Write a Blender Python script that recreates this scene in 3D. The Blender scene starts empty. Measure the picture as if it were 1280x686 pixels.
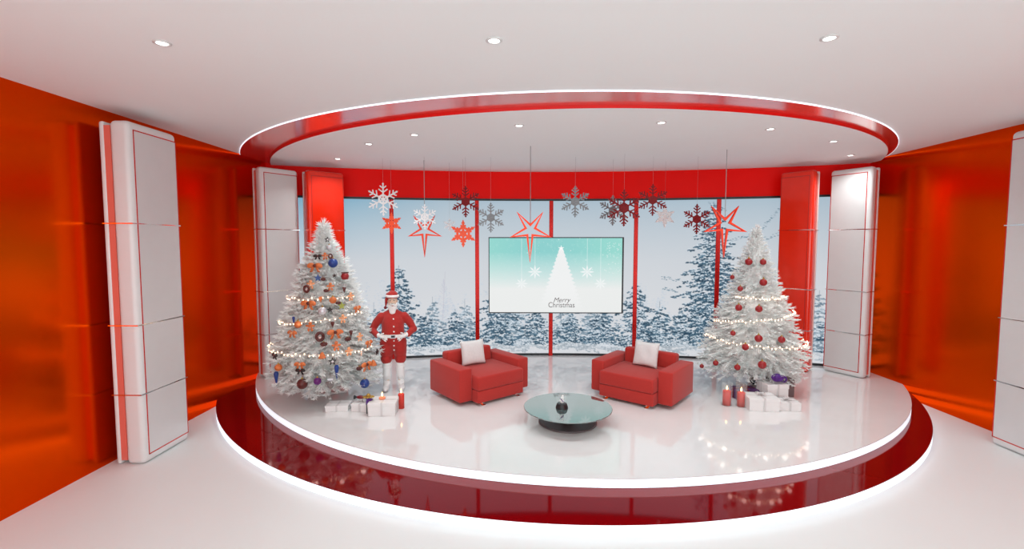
import bpy, bmesh, math, random
import numpy as np
from mathutils import Vector, Matrix
PI = math.pi
sc = bpy.context.scene
C = sc.collection
rnd = random.Random(7)

# ------------------------------------------------------------------ camera
cam = bpy.data.cameras.new('camera')
co = bpy.data.objects.new('camera', cam); C.objects.link(co)
cam.sensor_width = 36; cam.lens = 591.09/1280*36; cam.clip_end = 100
co.location = (0, 0, 2.8)
co.rotation_euler = (PI/2-.0647, 0, .0173)
sc.camera = co
vs = sc.view_settings
vs.view_transform = 'Standard'; vs.look = 'None'; vs.exposure = 0; vs.gamma = 1; vs.use_curve_mapping = False

# ------------------------------------------------------------------ materials
def s2l(c): return tuple((x/255/12.92 if x <= 10 else ((x/255+.055)/1.055)**2.4) for x in c)
def mat(name, col, rough=.5, metal=0., spec=.5, coat=0., emit=None, es=0., trans=0., ior=1.45, noise=0., nscale=5., sheen=0., bump=0., bscale=60., coat_r=.03):
    m = bpy.data.materials.new(name); m.use_nodes = True
    nt = m.node_tree; b = nt.nodes['Principled BSDF']
    b.inputs['Base Color'].default_value = (*col, 1)
    b.inputs['Roughness'].default_value = rough
    b.inputs['Metallic'].default_value = metal
    b.inputs['Specular IOR Level'].default_value = spec
    b.inputs['Coat Weight'].default_value = coat
    b.inputs['Coat Roughness'].default_value = coat_r
    b.inputs['Transmission Weight'].default_value = trans
    b.inputs['IOR'].default_value = ior
    b.inputs['Sheen Weight'].default_value = sheen
    if emit:
        b.inputs['Emission Color'].default_value = (*emit, 1)
        b.inputs['Emission Strength'].default_value = es
    if noise:
        tc = nt.nodes.new('ShaderNodeTexCoord'); n = nt.nodes.new('ShaderNodeTexNoise')
        n.inputs['Scale'].default_value = nscale; n.inputs['Detail'].default_value = 4
        r = nt.nodes.new('ShaderNodeValToRGB')
        r.color_ramp.elements[0].position = .3; r.color_ramp.elements[1].position = .7
        r.color_ramp.elements[0].color = (*[c*(1-noise) for c in col], 1)
        r.color_ramp.elements[1].color = (*[min(1, c*(1+noise)) for c in col], 1)
        nt.links.new(tc.outputs['Object'], n.inputs['Vector']); nt.links.new(n.outputs['Fac'], r.inputs['Fac'])
        nt.links.new(r.outputs['Color'], b.inputs['Base Color'])
    if bump:
        tc = nt.nodes.new('ShaderNodeTexCoord'); n = nt.nodes.new('ShaderNodeTexNoise')
        n.inputs['Scale'].default_value = bscale
        bp = nt.nodes.new('ShaderNodeBump'); bp.inputs['Strength'].default_value = bump; bp.inputs['Distance'].default_value = .005
        nt.links.new(tc.outputs['Object'], n.inputs['Vector']); nt.links.new(n.outputs['Fac'], bp.inputs['Height'])
        nt.links.new(bp.outputs['Normal'], b.inputs['Normal'])
    return m
M = {}
M['floor'] = mat('satin white floor', (.78, .795, .795), .42, spec=.35, noise=.012, nscale=.8)
M['stage'] = mat('polished white stage', (.80, .79, .79), .07, spec=.75, coat=.3, noise=.02, nscale=2.)
M['ceil'] = mat('white ceiling paint', (.86, .87, .87), .7, noise=.01, nscale=.5)
M['wall'] = mat('glossy orange red wall', (.78, .062, .001), .19, metal=.9, spec=.1, noise=.03, nscale=.4)
M['wall'].node_tree.nodes['Principled BSDF'].inputs['Specular Tint'].default_value = (1, .12, .03, 1)
M['fascia'] = mat('red fascia', (.92, .004, .002), .35, spec=.12, noise=.04, nscale=.6)
M['tier'] = mat('dark red glass step', (.17, .001, .003), .05, spec=.85, coat=.0, noise=.03, nscale=1.)
M['tier'].node_tree.nodes['Principled BSDF'].inputs['Specular Tint'].default_value = (1, .13, .15, 1)
M['ring'] = mat('red ring underside', (.85, .06, .05), .20, spec=1., coat=1., noise=.02, coat_r=.16)
M['rededge'] = mat('bright red edge', (.75, .012, .01), .3)
M['led'] = mat('white light strip', (.8, .85, .9), .4, emit=(.78, .90, 1.), es=.85)
M['ledc'] = mat('white cove strip', (.8, .85, .9), .4, emit=(.8, .88, 1.), es=1.1)
M['dark'] = mat('dark metal trim', (.03, .032, .036), .35, metal=.3)
M['pillar'] = mat('white lacquer', (.74, .715, .715), .28, noise=.01)
M['pillarface'] = mat('warm white panel', (.66, .635, .635), .35, noise=.012)
M['pred'] = mat('bright red lacquer', (.82, .022, .004), .16, spec=.6, coat=.3, noise=.03)
M['pcore'] = mat('coral red core', (.75, .16, .12), .25)
M['pink'] = mat('pale pink lacquer', (.78, .55, .53), .3)
M['line'] = mat('dark red line', (.62, .03, .02), .25, metal=.2)
M['chrome'] = mat('chrome', (.85, .85, .86), .08, metal=1.)
M['mull'] = mat('red mullion', (.58, .012, .008), .22, metal=.35, spec=.3)
M['sofa'] = mat('red upholstery', (.43, .020, .014), .8, sheen=.15, noise=.05, nscale=60, bump=.15, bscale=250)
M['cushion'] = mat('off white cushion cloth', (.72, .70, .70), .85, noise=.03, nscale=30, bump=.15, bscale=200)
M['glasstop'] = mat('smoky mirror glass', (.34, .42, .42), .03, metal=.85, coat=.3)
M['tbase'] = mat('dark grey metal', (.13, .105, .11), .4, metal=.2)
M['flock'] = mat('white flocked needles', (.93, .93, .92), .7, noise=.04, nscale=12)
M['flock2'] = mat('white needles', (.84, .845, .84), .75, noise=.04, nscale=12)
def leafy(name, col):
    m = bpy.data.materials.new(name); m.use_nodes = True; nt = m.node_tree; b = nt.nodes['Principled BSDF']
    b.inputs['Base Color'].default_value = (*col, 1); b.inputs['Roughness'].default_value = .7; b.inputs['Specular IOR Level'].default_value = .2
    tr = nt.nodes.new('ShaderNodeBsdfTranslucent'); tr.inputs['Color'].default_value = (*col, 1)
    mx = nt.nodes.new('ShaderNodeMixShader'); mx.inputs['Fac'].default_value = .18
    nt.links.new(b.outputs[0], mx.inputs[1]); nt.links.new(tr.outputs[0], mx.inputs[2])
    nt.links.new(mx.outputs[0], nt.nodes['Material Output'].inputs['Surface'])
    return m
M['flock'] = leafy('white flocked needles', (.97, .97, .96)); M['flock2'] = leafy('white needles', (.96, .965, .955))
M['wood'] = mat('white stem', (.6, .55, .5), .7, noise=.05)
M['bulb'] = mat('warm bulb', (1, .9, .75), .3, emit=(1., .66, .40), es=2.4)
M['wirew'] = mat('clear cord', (.8, .7, .6), .5)
M['steel'] = mat('steel wire', (.35, .34, .34), .3, metal=.8)
M['wax'] = mat('red candle wax', (.62, .04, .025), .45, noise=.05, nscale=20)
M['waxw'] = mat('orange wax', (.9, .30, .16), .45)
M['flame'] = mat('flame', (1, .6, .2), .5, emit=(1, .62, .22), es=6.)
M['wick'] = mat('wick', (.02, .02, .02), .8)
M['box'] = mat('white wrapping paper', (.80, .78, .78), .5, noise=.02, nscale=8)
M['ribbon'] = mat('pale grey ribbon', (.66, .63, .63), .35)
M['purple'] = mat('purple satin', (.075, .01, .20), .35, noise=.08)
M['plum'] = mat('plum paper', (.09, .03, .13), .45, noise=.08)
M['brownbox'] = mat('taupe paper', (.16, .10, .10), .5, noise=.08)
M['darkred'] = mat('dark red satin', (.18, .005, .012), .4)
M['gold'] = mat('old gold', (.42, .26, .05), .4, metal=.4)
M['black'] = mat('black', (.012, .012, .014), .4)
M['glass'] = mat('clear glass', (1, 1, 1), .02, trans=1., ior=1.08)
M['thinglass'] = mat('thin clear glass', (.95, .97, .97), .03, spec=.5)
M['thinglass'].node_tree.nodes['Principled BSDF'].inputs['Alpha'].default_value = .06
M['skin'] = mat('fair skin', (.78, .56, .42), .55)
M['red_cloth'] = mat('red wool', (.40, .018, .014), .85, sheen=.2, noise=.08, nscale=25, bump=.3, bscale=90)
M['fur'] = mat('white fur', (.86, .84, .83), .9, bump=.5, bscale=60)
M['whitecloth'] = mat('white cloth', (.82, .80, .80), .7, noise=.02)
M['o_orange'] = mat('orange brown glaze', (.62, .16, .045), .5, noise=.15, nscale=30)
M['o_light'] = mat('pale orange', (.80, .36, .18), .5, noise=.1, nscale=30)
M['o_blue'] = mat('royal blue gloss', (.015, .05, .24), .3)
M['o_purple'] = mat('violet gloss', (.12, .01, .15), .3)
M['o_brown'] = mat('dark brown gloss', (.10, .018, .015), .4, noise=.2, nscale=30)
M['o_grey'] = mat('grey brown felt', (.20, .17, .165), .7, noise=.2, nscale=40)
M['o_black'] = mat('brown black', (.03, .02, .02), .5)
M['o_silver'] = mat('silver', (.62, .62, .66), .3, metal=.4)
M['o_green'] = mat('olive green', (.35, .38, .08), .5)
M['o_redb'] = mat('dark red bauble', (.30, .012, .015), .35)
M['sf_white'] = mat('white acrylic', (.85, .83, .84), .35)
M['sf_grey'] = mat('grey glitter', (.22, .225, .24), .4, metal=.3, noise=.2, nscale=50)
M['sf_red'] = mat('dark red glitter', (.22, .004, .007), .45, spec=.3, noise=.2, nscale=50)
M['sf_orange'] = mat('orange red acrylic', (.95, .085, .02), .35, noise=.05)
M['starred'] = mat('glossy red orange frame', (.85, .06, .02), .28, metal=.25, spec=.3)
M['lamp'] = mat('lamp lens', (1, 1, 1), .4, emit=(1, .98, .95), es=6.)
M['housing'] = mat('white lamp ring', (.7, .69, .69), .3)
M['text'] = mat('dark grey print', (.2, .2, .21), .5)

# ------------------------------------------------------------------ helpers
def link(name, bm, m, parent=None, smooth=False, loc=None, rotz=None):
    me = bpy.data.meshes.new(name)
    bmesh.ops.recalc_face_normals(bm, faces=bm.faces)
    bm.to_mesh(me); bm.free()
    if smooth:
        for p in me.polygons: p.use_smooth = True
    o = bpy.data.objects.new(name, me); C.objects.link(o)
    if m is not None: me.materials.append(m)
    if parent is not None: o.parent = parent
    if loc is not None: o.location = loc
    if rotz is not None: o.rotation_euler = (0, 0, rotz)
    return o
def tag(o, label, cat, group=None, kind=None):
    if label: o['label'] = label
    if cat: o['category'] = cat
    if group: o['group'] = group
    if kind: o['kind'] = kind
    return o
def thing(name, label, cat, loc=(0, 0, 0), rotz=0, group=None):
    o = bpy.data.objects.new(name, None); C.objects.link(o)
    o.empty_display_size = .1
    o.location = loc; o.rotation_euler = (0, 0, rotz)
    return tag(o, label, cat, group)
def struct(name, bm, m, smooth=False):
    o = link(name, bm, m, smooth=smooth); o['kind'] = 'structure'; return o
def dup(root, loc, rotz, label=None, group=None, scale=None):
    r = root.copy(); C.objects.link(r); r.location = loc; r.rotation_euler = (0, 0, rotz)
    if scale: r.scale = (scale,)*3
    if label: r['label'] = label
    if group: r['group'] = group
    for ch in list(root.children):
        c = ch.copy(); C.objects.link(c); c.parent = r
        for g in ch.children:
            d = g.copy(); C.objects.link(d); d.parent = c
    return r
def add_box(bm, x0, x1, y0, y1, z0, z1, bevel=0, seg=2, mtx=None):
    r = bmesh.ops.create_cube(bm, size=1)
    vs_ = r['verts']
    for v in vs_:
        v.co = Vector(((x0+x1)/2+v.co.x*(x1-x0), (y0+y1)/2+v.co.y*(y1-y0), (z0+z1)/2+v.co.z*(z1-z0)))
    if bevel:
        es = list({e for v in vs_ for e in v.link_edges})
        rb = bmesh.ops.bevel(bm, geom=es, offset=bevel, segments=seg, affect='EDGES', profile=.5)
        vs_ = list({v for f in rb['faces'] for v in f.verts} | {v for v in vs_ if v.is_valid})
    if mtx is not None:
        for v in vs_: v.co = mtx @ v.co
    return vs_
def box(x0, x1, y0, y1, z0, z1, bevel=0, seg=2):
    bm = bmesh.new(); add_box(bm, x0, x1, y0, y1, z0, z1, bevel, seg); return bm
def add_prism(bm, pts, z0, z1, mtx=None):
    a = [bm.verts.new((x, y, z0)) for x, y in pts]; b = [bm.verts.new((x, y, z1)) for x, y in pts]
    n = len(pts)
    bm.faces.new(a[::-1]); bm.faces.new(b)
    for i in range(n): bm.faces.new((a[i], a[(i+1) % n], b[(i+1) % n], b[i]))
    if mtx is not None:
        for v in a+b: v.co = mtx @ v.co
def add_lathe(bm, prof, n=24, mtx=None, cap=True):
    rings = []
    for r, z in prof:
        if r < 1e-5: rings.append([bm.verts.new((0, 0, z))])
        else: rings.append([bm.verts.new((r*math.cos(2*PI*i/n), r*math.sin(2*PI*i/n), z)) for i in range(n)])
    for a, b in zip(rings, rings[1:]):
        if len(a) == 1 and len(b) == 1: continue
        for i in range(n):
            j = (i+1) % n
            if len(a) == 1: bm.faces.new((a[0], b[i], b[j]))
            elif len(b) == 1: bm.faces.new((a[i], a[j], b[0]))
            else: bm.faces.new((a[i], a[j], b[j], b[i]))
    if cap:
        if len(rings[0]) > 1: bm.faces.new(rings[0][::-1])
        if len(rings[-1]) > 1: bm.faces.new(rings[-1])
    if mtx is not None:
        for rg in rings:
            for v in rg: v.co = mtx @ v.co
def lathe(prof, n=24, mtx=None):
    bm = bmesh.new(); add_lathe(bm, prof, n, mtx); return bm
def frame_at(a, d):
    d = d.normalized(); up = Vector((0, 0, 1)) if abs(d.z) < .95 else Vector((0, 1, 0))
    x = d.cross(up).normalized(); y = x.cross(d).normalized()
    return x, y
def add_tube(bm, pts, rad, n=8, cap=True, squash=None):
    pts = [Vector(p) for p in pts]
    if not isinstance(rad, (list, tuple)): rad = [rad]*len(pts)
    rings = []
    px = None
    for i, p in enumerate(pts):
        d = (pts[min(i+1, len(pts)-1)]-pts[max(i-1, 0)]).normalized()
        if px is None: px, py = frame_at(p, d)
        else:
            px = (px-d*px.dot(d)).normalized(); py = d.cross(px).normalized()
        s = squash[i] if squash else 1.
        rings.append([bm.verts.new(p+px*math.cos(2*PI*k/n)*rad[i]+py*math.sin(2*PI*k/n)*rad[i]*s) for k in range(n)])
    for a, b in zip(rings, rings[1:]):
        for k in range(n): bm.faces.new((a[k], a[(k+1) % n], b[(k+1) % n], b[k]))
    if cap: bm.faces.new(rings[0][::-1]); bm.faces.new(rings[-1])
def add_ball(bm, c, r, sx=1, sy=1, sz=1, u=16, v=10, rot=None):
    m = Matrix.Translation(c)
    if rot is not None: m = m @ rot
    m = m @ Matrix.Diagonal((r*sx, r*sy, r*sz, 1))
    bmesh.ops.create_uvsphere(bm, u_segments=u, v_segments=v, radius=1, matrix=m)

# ------------------------------------------------------------------ room constants
XL, XR, H = -5.254, 7.059, 4.482
AX, AY, AR = .90, -7.10, 18.0                 # arc of the back wall
def yarc(x, off=0): return AY+math.sqrt((AR+off)**2-(x-AX)**2)
def clipdisc(cx, cy, R, back_off, n=160, inset=0.0):
    xl, xr = XL+inset, XR-inset
    pts = []
    a0 = math.acos(max(-1, min(1, (xl-cx)/R))); a1 = math.acos(max(-1, min(1, (xr-cx)/R)))
    # front arc from left wall to right wall (angles below the centre)
    for i in range(n+1):
        a = -a0+(a0-a1)*i/n
        pts.append((cx+R*math.cos(a), cy+R*math.sin(a)))
    pts = [q for q in pts if q[1] < yarc(q[0], back_off)-.002]
    fr = len(pts); xa, xb = pts[-1][0], pts[0][0]
    for i in range(41):
        x = xa+(xb-xa)*i/40
        pts.append((x, yarc(x, back_off)))
    return pts, fr
# ---------------- floor, ceiling, walls
YB = -2.2
tag(struct('floor', box(XL-.3, XR+.3, YB, 11.4, -.2, 0), M['floor']), 'smooth satin white studio floor around the round stage', 'floor')
tag(struct('ceiling', box(XL-.3, XR+.3, YB, 11.4, H, H+.2), M['ceil']), 'flat white ceiling with recessed spotlights', 'ceiling')
tag(struct('wall_left', box(XL-.2, XL, YB, 11.3, 0, H), M['wall']), 'glossy orange red wall on the left side', 'wall')
tag(struct('wall_right', box(XR, XR+.2, YB, 11.3, 0, H), M['wall']), 'glossy orange red wall on the right side', 'wall')
def arcstrip(off0, off1, x0, x1, z0, z1, n=60):
    bm = bmesh.new()
    pts = [(x0+(x1-x0)*i/n, yarc(x0+(x1-x0)*i/n, off0)) for i in range(n+1)]
    pts += [(x1+(x0-x1)*i/n, yarc(x1+(x0-x1)*i/n, off1)) for i in range(n+1)]
    add_prism(bm, pts, z0, z1); return bm
ZS0, ZS1 = .262, 3.775
tag(struct('wall_back', arcstrip(.06, .3, XL, XR, 0, H), M['fascia']), 'curved deep red wall behind the video backdrop', 'wall')
ft = struct('trim_1', arcstrip(-.03, .06, XL, XR, ZS1+.045, H), M['fascia']); tag(ft, 'curved red fascia above the snowy backdrop', 'trim')
tag(struct('trim_2', arcstrip(-.05, .06, XL, XR, ZS1, ZS1+.045), M['dark']), 'thin dark trim between red fascia and snowy backdrop', 'trim')
tag(struct('trim_3', arcstrip(-.05, .06, XL, XR, .2176, ZS0), M['dark']), 'thin dark trim along the foot of the snowy backdrop', 'trim')

# ---------------- stage
def tier(name, label, cx, cy, R, z0, z1, mtop, mled, cat, skin=.012, inset=.0, name2='deck'):
    t = thing(name, label, cat, (cx, cy-R+1.0, z0))
    off = t.location
    def sh(pts): return [(x-off.x, y-off.y) for x, y in pts]
    pts, fr = clipdisc(cx, cy, R-.012, .055, inset=.003)
    bm = bmesh.new(); add_prism(bm, sh(pts), 0, z1-z0-skin); link('riser', bm, mtop, t)
    pts, fr = clipdisc(cx, cy, R, .055, inset=.003)
    bm = bmesh.new(); add_prism(bm, sh(pts), z1-z0-skin, z1-z0); link(name2, bm, mtop, t)
    # light strip around the front edge
    po, _ = clipdisc(cx, cy, R-.001, 0, inset=.003); pi_, _ = clipdisc(cx, cy, R-.012, 0, inset=.003)
    po = [q for q in po[:fr] if q[1] < yarc(q[0])-.1]; pi_ = [q for q in pi_[:fr] if q[1] < yarc(q[0])-.1][::-1]
    bm = bmesh.new(); add_prism(bm, sh(po+pi_), .003, z1-z0-skin-.0005); s = link('light_strip', bm, mled, t)
    return t
tier('stage_step', 'wide dark red glossy lower stage step edged with a white light strip', .766, 11.259, 6.866, 0, .108, M['tier'], M['led'], 'stage', skin=.008)
tier('stage_platform', 'round polished white upper stage platform with white lit edge', 1.032, 11.895, 6.819, .108, .2176, M['stage'], M['led'], 'stage', skin=.008)
ST = .2176
def cring(name, label, cx, cy, R, z0, z1, mbot, mside, part, cat='ceiling panel'):
    t = thing(name, label, cat, (cx, cy-R+1.0, z1)); off = t.location
    def sh(pts): return [(x-off.x, y-off.y) for x, y in pts]
    pts, fr = clipdisc(cx, cy, R-.006, -.035, inset=.003)
    bm = bmesh.new(); add_prism(bm, sh(pts), z0-z1, -.0005); link('panel', bm, mbot, t)
    po, _ = clipdisc(cx, cy, R, 0, inset=.003); pi_, _ = clipdisc(cx, cy, R-.006, 0, inset=.003)
    bm = bmesh.new(); po = [q for q in po[:fr] if q[1] < yarc(q[0])-.1]; pi_ = [q for q in pi_[:fr] if q[1] < yarc(q[0])-.1]
    add_prism(bm, sh(po+pi_[::-1]), z0-z1, -.0005); link(part, bm, mside, t)
    return t
ZR, ZD = 4.466, 4.426
cring('ceiling_ring', 'glossy red ring panel on the ceiling with a thin white lit rim', .773, 12.173, 6.86, ZR, H, M['ring'], M['ledc'], 'light_rim')
cring('ceiling_disc', 'round white suspended ceiling disc with a bright red edge', 1.026, 12.593, 6.781, ZD, ZR, M['ceil'], M['rededge'], 'edge_band')

# ---------------- painted pictures (vertex colours on the screens)
def splat(img, x, y, col, rx, ry, a=1.):
    h, w, _ = img.shape
    x0, x1 = int(max(0, x-rx-1)), int(min(w, x+rx+2)); y0, y1 = int(max(0, y-ry-1)), int(min(h, y+ry+2))
    if x0 >= x1 or y0 >= y1: return
    yy, xx = np.mgrid[y0:y1, x0:x1]
    k = np.clip(1.25-((xx-x)/rx)**2-((yy-y)/ry)**2, 0, 1)[..., None]*a
    img[y0:y1, x0:x1] = img[y0:y1, x0:x1]*(1-k)+np.array(col)*k
def lerp(a, b, t): return np.array(a, float)*(1-t)+np.array(b, float)*t
RS = 2.0                                   # cells per photograph-scale unit
BX0, BY0, BW, BH = 360, 250, 720, 192
def backdrop():
    rs = np.random.RandomState(3)
    w, h = int(BW*RS), int(BH*RS)
    yy, xx = np.mgrid[0:h, 0:w]; X = xx/RS+BX0; Y = yy/RS+BY0
    t = np.clip((Y-250)/75, 0, 1)[..., None]**.7
    lft = np.clip((560-X)/150, 0, 1)[..., None]
    top = np.array([166., 186, 200])*(1-lft)+np.array([118., 166, 192])*lft
    img = top*(1-t)+np.array([202., 207, 213])*t
    t2 = np.clip((Y-325)/60, 0, 1)[..., None]
    img = img*(1-t2)+np.array([212., 214, 218])*t2
    # pale far wood
    for i in range(260):
        x = rs.uniform(360, 1080); y = 436-rs.uniform(5, 45)
        hh = rs.uniform(20, 50)
        for k in range(26):
            f = rs.rand(); wdt = 9*f+1
            splat(img, (x+rs.uniform(-wdt, wdt)-BX0)*RS, (y-hh*(1-f)-BY0)*RS, lerp((176, 192, 208), (208, 214, 222), rs.rand()), 2.6, 1.4, .45)
    def pine(cx, ya, yb, hw, n, dark=(30, 60, 80), mid=(104, 138, 160), snow=(220, 226, 233), dens=1., fade=1., lean=0):
        hgt = yb-ya
        for y in np.arange(ya-3, yb, .7):
            splat(img, (cx-BX0)*RS, (y-BY0)*RS, lerp((200, 208, 216), dark, fade*.6), 1., 1., .7)
        # many small boughs at random heights, from the top down, each dark beneath and snow laden above
        N = int(hw*hgt*.085*dens)
        fs = np.sort(rs.rand(N)**.62)
        for f in fs:
            y = ya+hgt*f
            side = rs.choice((-1, 1)); reach = hw*(.10+.9*f**.85)*(.70+.34*math.sin(f*hgt*.45+side*1.3))
            s0 = rs.uniform(-.1, 1.); x0 = cx+side*reach*s0; yy0 = y+reach*s0*.20
            l = rs.uniform(2., 5.5)*(.5+.5*f)+.8
            c0 = lerp(dark, mid, rs.rand()**1.1)
            for q in range(int(3+l*1.3)):
                u = rs.uniform(-.5, 1); v = rs.uniform(-1, 1)
                c = lerp((200, 208, 216), lerp(c0, dark, rs.rand()*.6), fade)
                splat(img, (x0+side*l*u-BX0)*RS, (yy0+l*.28*max(u, 0)+v*l*.22+.6-BY0)*RS, c, rs.uniform(1.2, 3.4), rs.uniform(1., 2.1), .85)
            if rs.rand() < .52:
                for q in range(int(1+l*.8)):
                    u = rs.uniform(-.4, .9); c = lerp((176, 196, 210), snow, rs.rand()**.5)
                    splat(img, (x0+side*l*u-BX0)*RS, (yy0+l*.28*max(u, 0)-rs.uniform(.1, 1.6)-BY0)*RS, c, rs.uniform(1.2, 3.2), rs.uniform(.9, 1.8), .88)
    # slim bare tree
    for y in np.arange(338, 425, 1.):
        splat(img, (556-(y-338)*.06-BX0)*RS, (y-BY0)*RS, (176, 170, 186), .9, 1, .6)
    for k in range(90):
        f = rs.rand(); sd = rs.choice((-1, 1))
        for q in np.linspace(0, 1, 9):
            splat(img, (554+sd*q*24*f-BX0)*RS, (352+68*f-q*5-BY0)*RS, (182, 184, 200), 1., .7, .35)
    pale = dict(fade=.55)
    for cx, ya, yb, hw, n in ((540, 372, 433, 26, 15), (580, 376, 433, 28, 15), (745, 350, 433, 32, 18), (640, 352, 432, 38, 20), (712, 372, 433, 30, 15), (850, 385, 430, 26, 12), (470, 378, 432, 24, 14), (420, 372, 432, 30, 15), (1000, 360, 432, 40, 18), (390, 385, 432, 28, 12)):
        pine(cx, ya, yb, hw, n, **pale)
    for k in range(900):
        x, y = rs.uniform(430, 872), rs.uniform(398, 434)
        splat(img, (x-BX0)*RS, (y-BY0)*RS, lerp((60, 95, 118), (205, 214, 224), rs.rand()), rs.uniform(2, 5), rs.uniform(1, 2.4), .8)
    pine(500, 333, 436, 48, 22, dens=.9)
    pine(622, 348, 434, 50, 22)
    pine(568, 388, 434, 34, 13); pine(532, 392, 434, 30, 12); pine(462, 398, 434, 28, 10)
    pine(670, 384, 434, 40, 14); pine(716, 392, 434, 36, 12); pine(755, 380, 434, 36, 14)
    pine(797, 352, 434, 44, 22); pine(826, 378, 434, 38, 14); pine(1040, 300, 432, 50, 30)
    # tall tree at the right
    pine(886, 256, 428, 66, 46, dens=1.05)
    pine(892, 300, 426, 56, 30, dens=.7)
    for (x0, y0, x1, y1) in ((925, 345, 975, 330), (930, 352, 978, 346), (935, 300, 968, 288), (940, 285, 958, 262), (900, 262, 880, 254), (950, 340, 972, 341), (850, 348, 828, 345), (846, 362, 830, 358), (905, 300, 930, 292)):
        for s in np.linspace(0, 1, 26):
            splat(img, (x0+(x1-x0)*s+rs.uniform(-1, 1)-BX0)*RS, (y0+(y1-y0)*s+rs.uniform(-2, 2)-BY0)*RS, lerp((60, 95, 115), (170, 186, 198), rs.rand()), 2.4, 1., .8)
    # snowy ground and mounds
    for x in np.arange(360, 1080, .8):
        yt = 431+1.6*math.sin(x*.05)+1.2*math.sin(x*.13)+rs.uniform(-.6, .6)
        for y in np.arange(yt, 443, 1.):
            splat(img, (x-BX0)*RS, (y-BY0)*RS, lerp((206, 210, 216), (220, 221, 224), rs.rand()), 1.2, 1.1, .8)
    for cx, cy, ww, hh in ((655, 432, 14, 9), (846, 430, 16, 8), (905, 432, 15, 7), (545, 434, 16, 5), (760, 433, 12, 5)):
        for k in range(160):
            a = rs.rand()*PI; r = rs.rand()**.5
            splat(img, (cx+ww*r*math.cos(a)-BX0)*RS, (cy-hh*r*math.sin(a)-BY0)*RS, lerp((196, 206, 216), (228, 230, 234), rs.rand()), 2.2, 1.2, .6)
    return img
def tvpicture():
    rs = np.random.RandomState(5); w, h = 504, 285; S = 3.0     # 168 x 95 units
    yy, xx = np.mgrid[0:h, 0:w]; X = xx/S; Y = yy/S
    t = np.clip((Y-18)/47, 0, 1)[..., None]**.85
    side = np.exp(-((X-70)/70)**2)[..., None]
    top = np.array([150., 216, 205])*(1-side)+np.array([136., 204, 202])*side
    img = top*(1-t)+np.array([232., 234, 233])*t
    for k in range(420):
        x, y = rs.uniform(0, 168), rs.uniform(0, 55)
        splat(img, x*S, y*S, (190, 228, 224), rs.uniform(1, 4)*S*.5, rs.uniform(1, 5)*S*.5, .12)
    W = (240, 243, 243)
    for x, y1 in ((41, 54), (58, 38), (124, 38), (141, 54)):
        for y in np.arange(0, y1, .3): splat(img, x*S, y*S, W, 1.1, 1., .5)
    for k in range(60):
        x, y = rs.uniform(0, 168), rs.uniform(0, 48); r = rs.choice((.5, .6, 1.1))
        splat(img, x*S, y*S, W, r*S*.6, r*S*.6, .8)
    for k in range(60):
        x, y = rs.uniform(148, 166), rs.uniform(5, 45)
        splat(img, x*S, y*S, W, 1.3, 1.8, .7)
    for cx, cy, R, a in ((41, 58, 7.5, .55), (58, 43, 8.5, .95), (124, 43, 8.5, .95), (141, 58, 7.5, .55)):
        for q in range(8):
            an = q*PI/4+PI/8*0
            for r in np.linspace(0, R, 22):
                wd = .9+1.6*max(0, 1-abs(r/R-.55)/.45)
                splat(img, (cx+r*math.cos(an))*S, (cy+r*math.sin(an)*.95)*S, W, wd*S*.5, wd*S*.5, a*.6)
    # white fir silhouette
    def hw(y): 
        f = (y-12)/77.
        return 0 if f < 0 else 1.2+25*f**1.02
    for y in np.arange(12, 92, .45):
        ww = hw(y)*(1+.10*math.sin(y*1.25)+.05*rs.uniform(-1, 1))
        fade = 1 if y < 62 else max(.0, 1-(y-62)/26)
        n = int(ww*2.2)+2
        for x in np.linspace(-ww, ww, n):
            splat(img, (91+x)*S, y*S, (237, 238, 238), 2.4, 1.6, .75*fade+.1)
    for k in range(5):
        an = -PI/2+k*2*PI/5
        for r in np.linspace(0, 3.6, 9): splat(img, (91+r*math.cos(an))*S, (13+r*math.sin(an))*S, (250, 250, 250), 2.4-r*.4, 2.4-r*.4, 1)
    return img
def screen_mat(name, strength):
    m = bpy.data.materials.new(name); m.use_nodes = True; nt = m.node_tree; b = nt.nodes['Principled BSDF']
    b.inputs['Base Color'].default_value = (.01, .01, .01, 1); b.inputs['Roughness'].default_value = .35
    b.inputs['Specular IOR Level'].default_value = .2
    a = nt.nodes.new('ShaderNodeAttribute'); a.attribute_name = 'picture'
    nt.links.new(a.outputs['Color'], b.inputs['Emission Color']); b.inputs['Emission Strength'].default_value = strength
    return m
def lin(img):
    c = np.clip(img/255., 0, 1)
    return np.where(c <= .04045, c/12.92, ((c+.055)/1.055)**2.4)
def grid_screen(name, img, posfn, m, parent):
    h, w, _ = img.shape
    ii, jj = np.meshgrid(np.arange(w+1), np.arange(h+1))
    P = posfn(ii/w, jj/h).reshape(-1, 3)
    i, j = np.meshgrid(np.arange(w), np.arange(h)); a = (j*(w+1)+i).ravel()
    F = np.stack([a, a+(w+1), a+(w+1)+1, a+1], 1)
    me = bpy.data.meshes.new(name)
    me.vertices.add(len(P)); me.vertices.foreach_set('co', P.astype(np.float32).ravel())
    me.loops.add(F.size); me.loops.foreach_set('vertex_index', F.ravel().astype(np.int32))
    me.polygons.add(len(F)); me.polygons.foreach_set('loop_start', np.arange(0, F.size, 4, dtype=np.int32))
    me.update(calc_edges=True); me.validate()
    ca = me.color_attributes.new('picture', 'FLOAT_COLOR', 'POINT')
    col = np.ones((h+1, w+1, 4), np.float32); L = lin(img)
    Lp = np.pad(L, ((0, 1), (0, 1), (0, 0)), mode='edge'); col[..., :3] = Lp
    ca.data.foreach_set('color', col.reshape(-1))
    me.materials.append(m)
    o = bpy.data.objects.new(name, me); C.objects.link(o)
    if parent: o.parent = parent
    return o
def px2x(px): return .718+(px-690)/55.3
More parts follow.
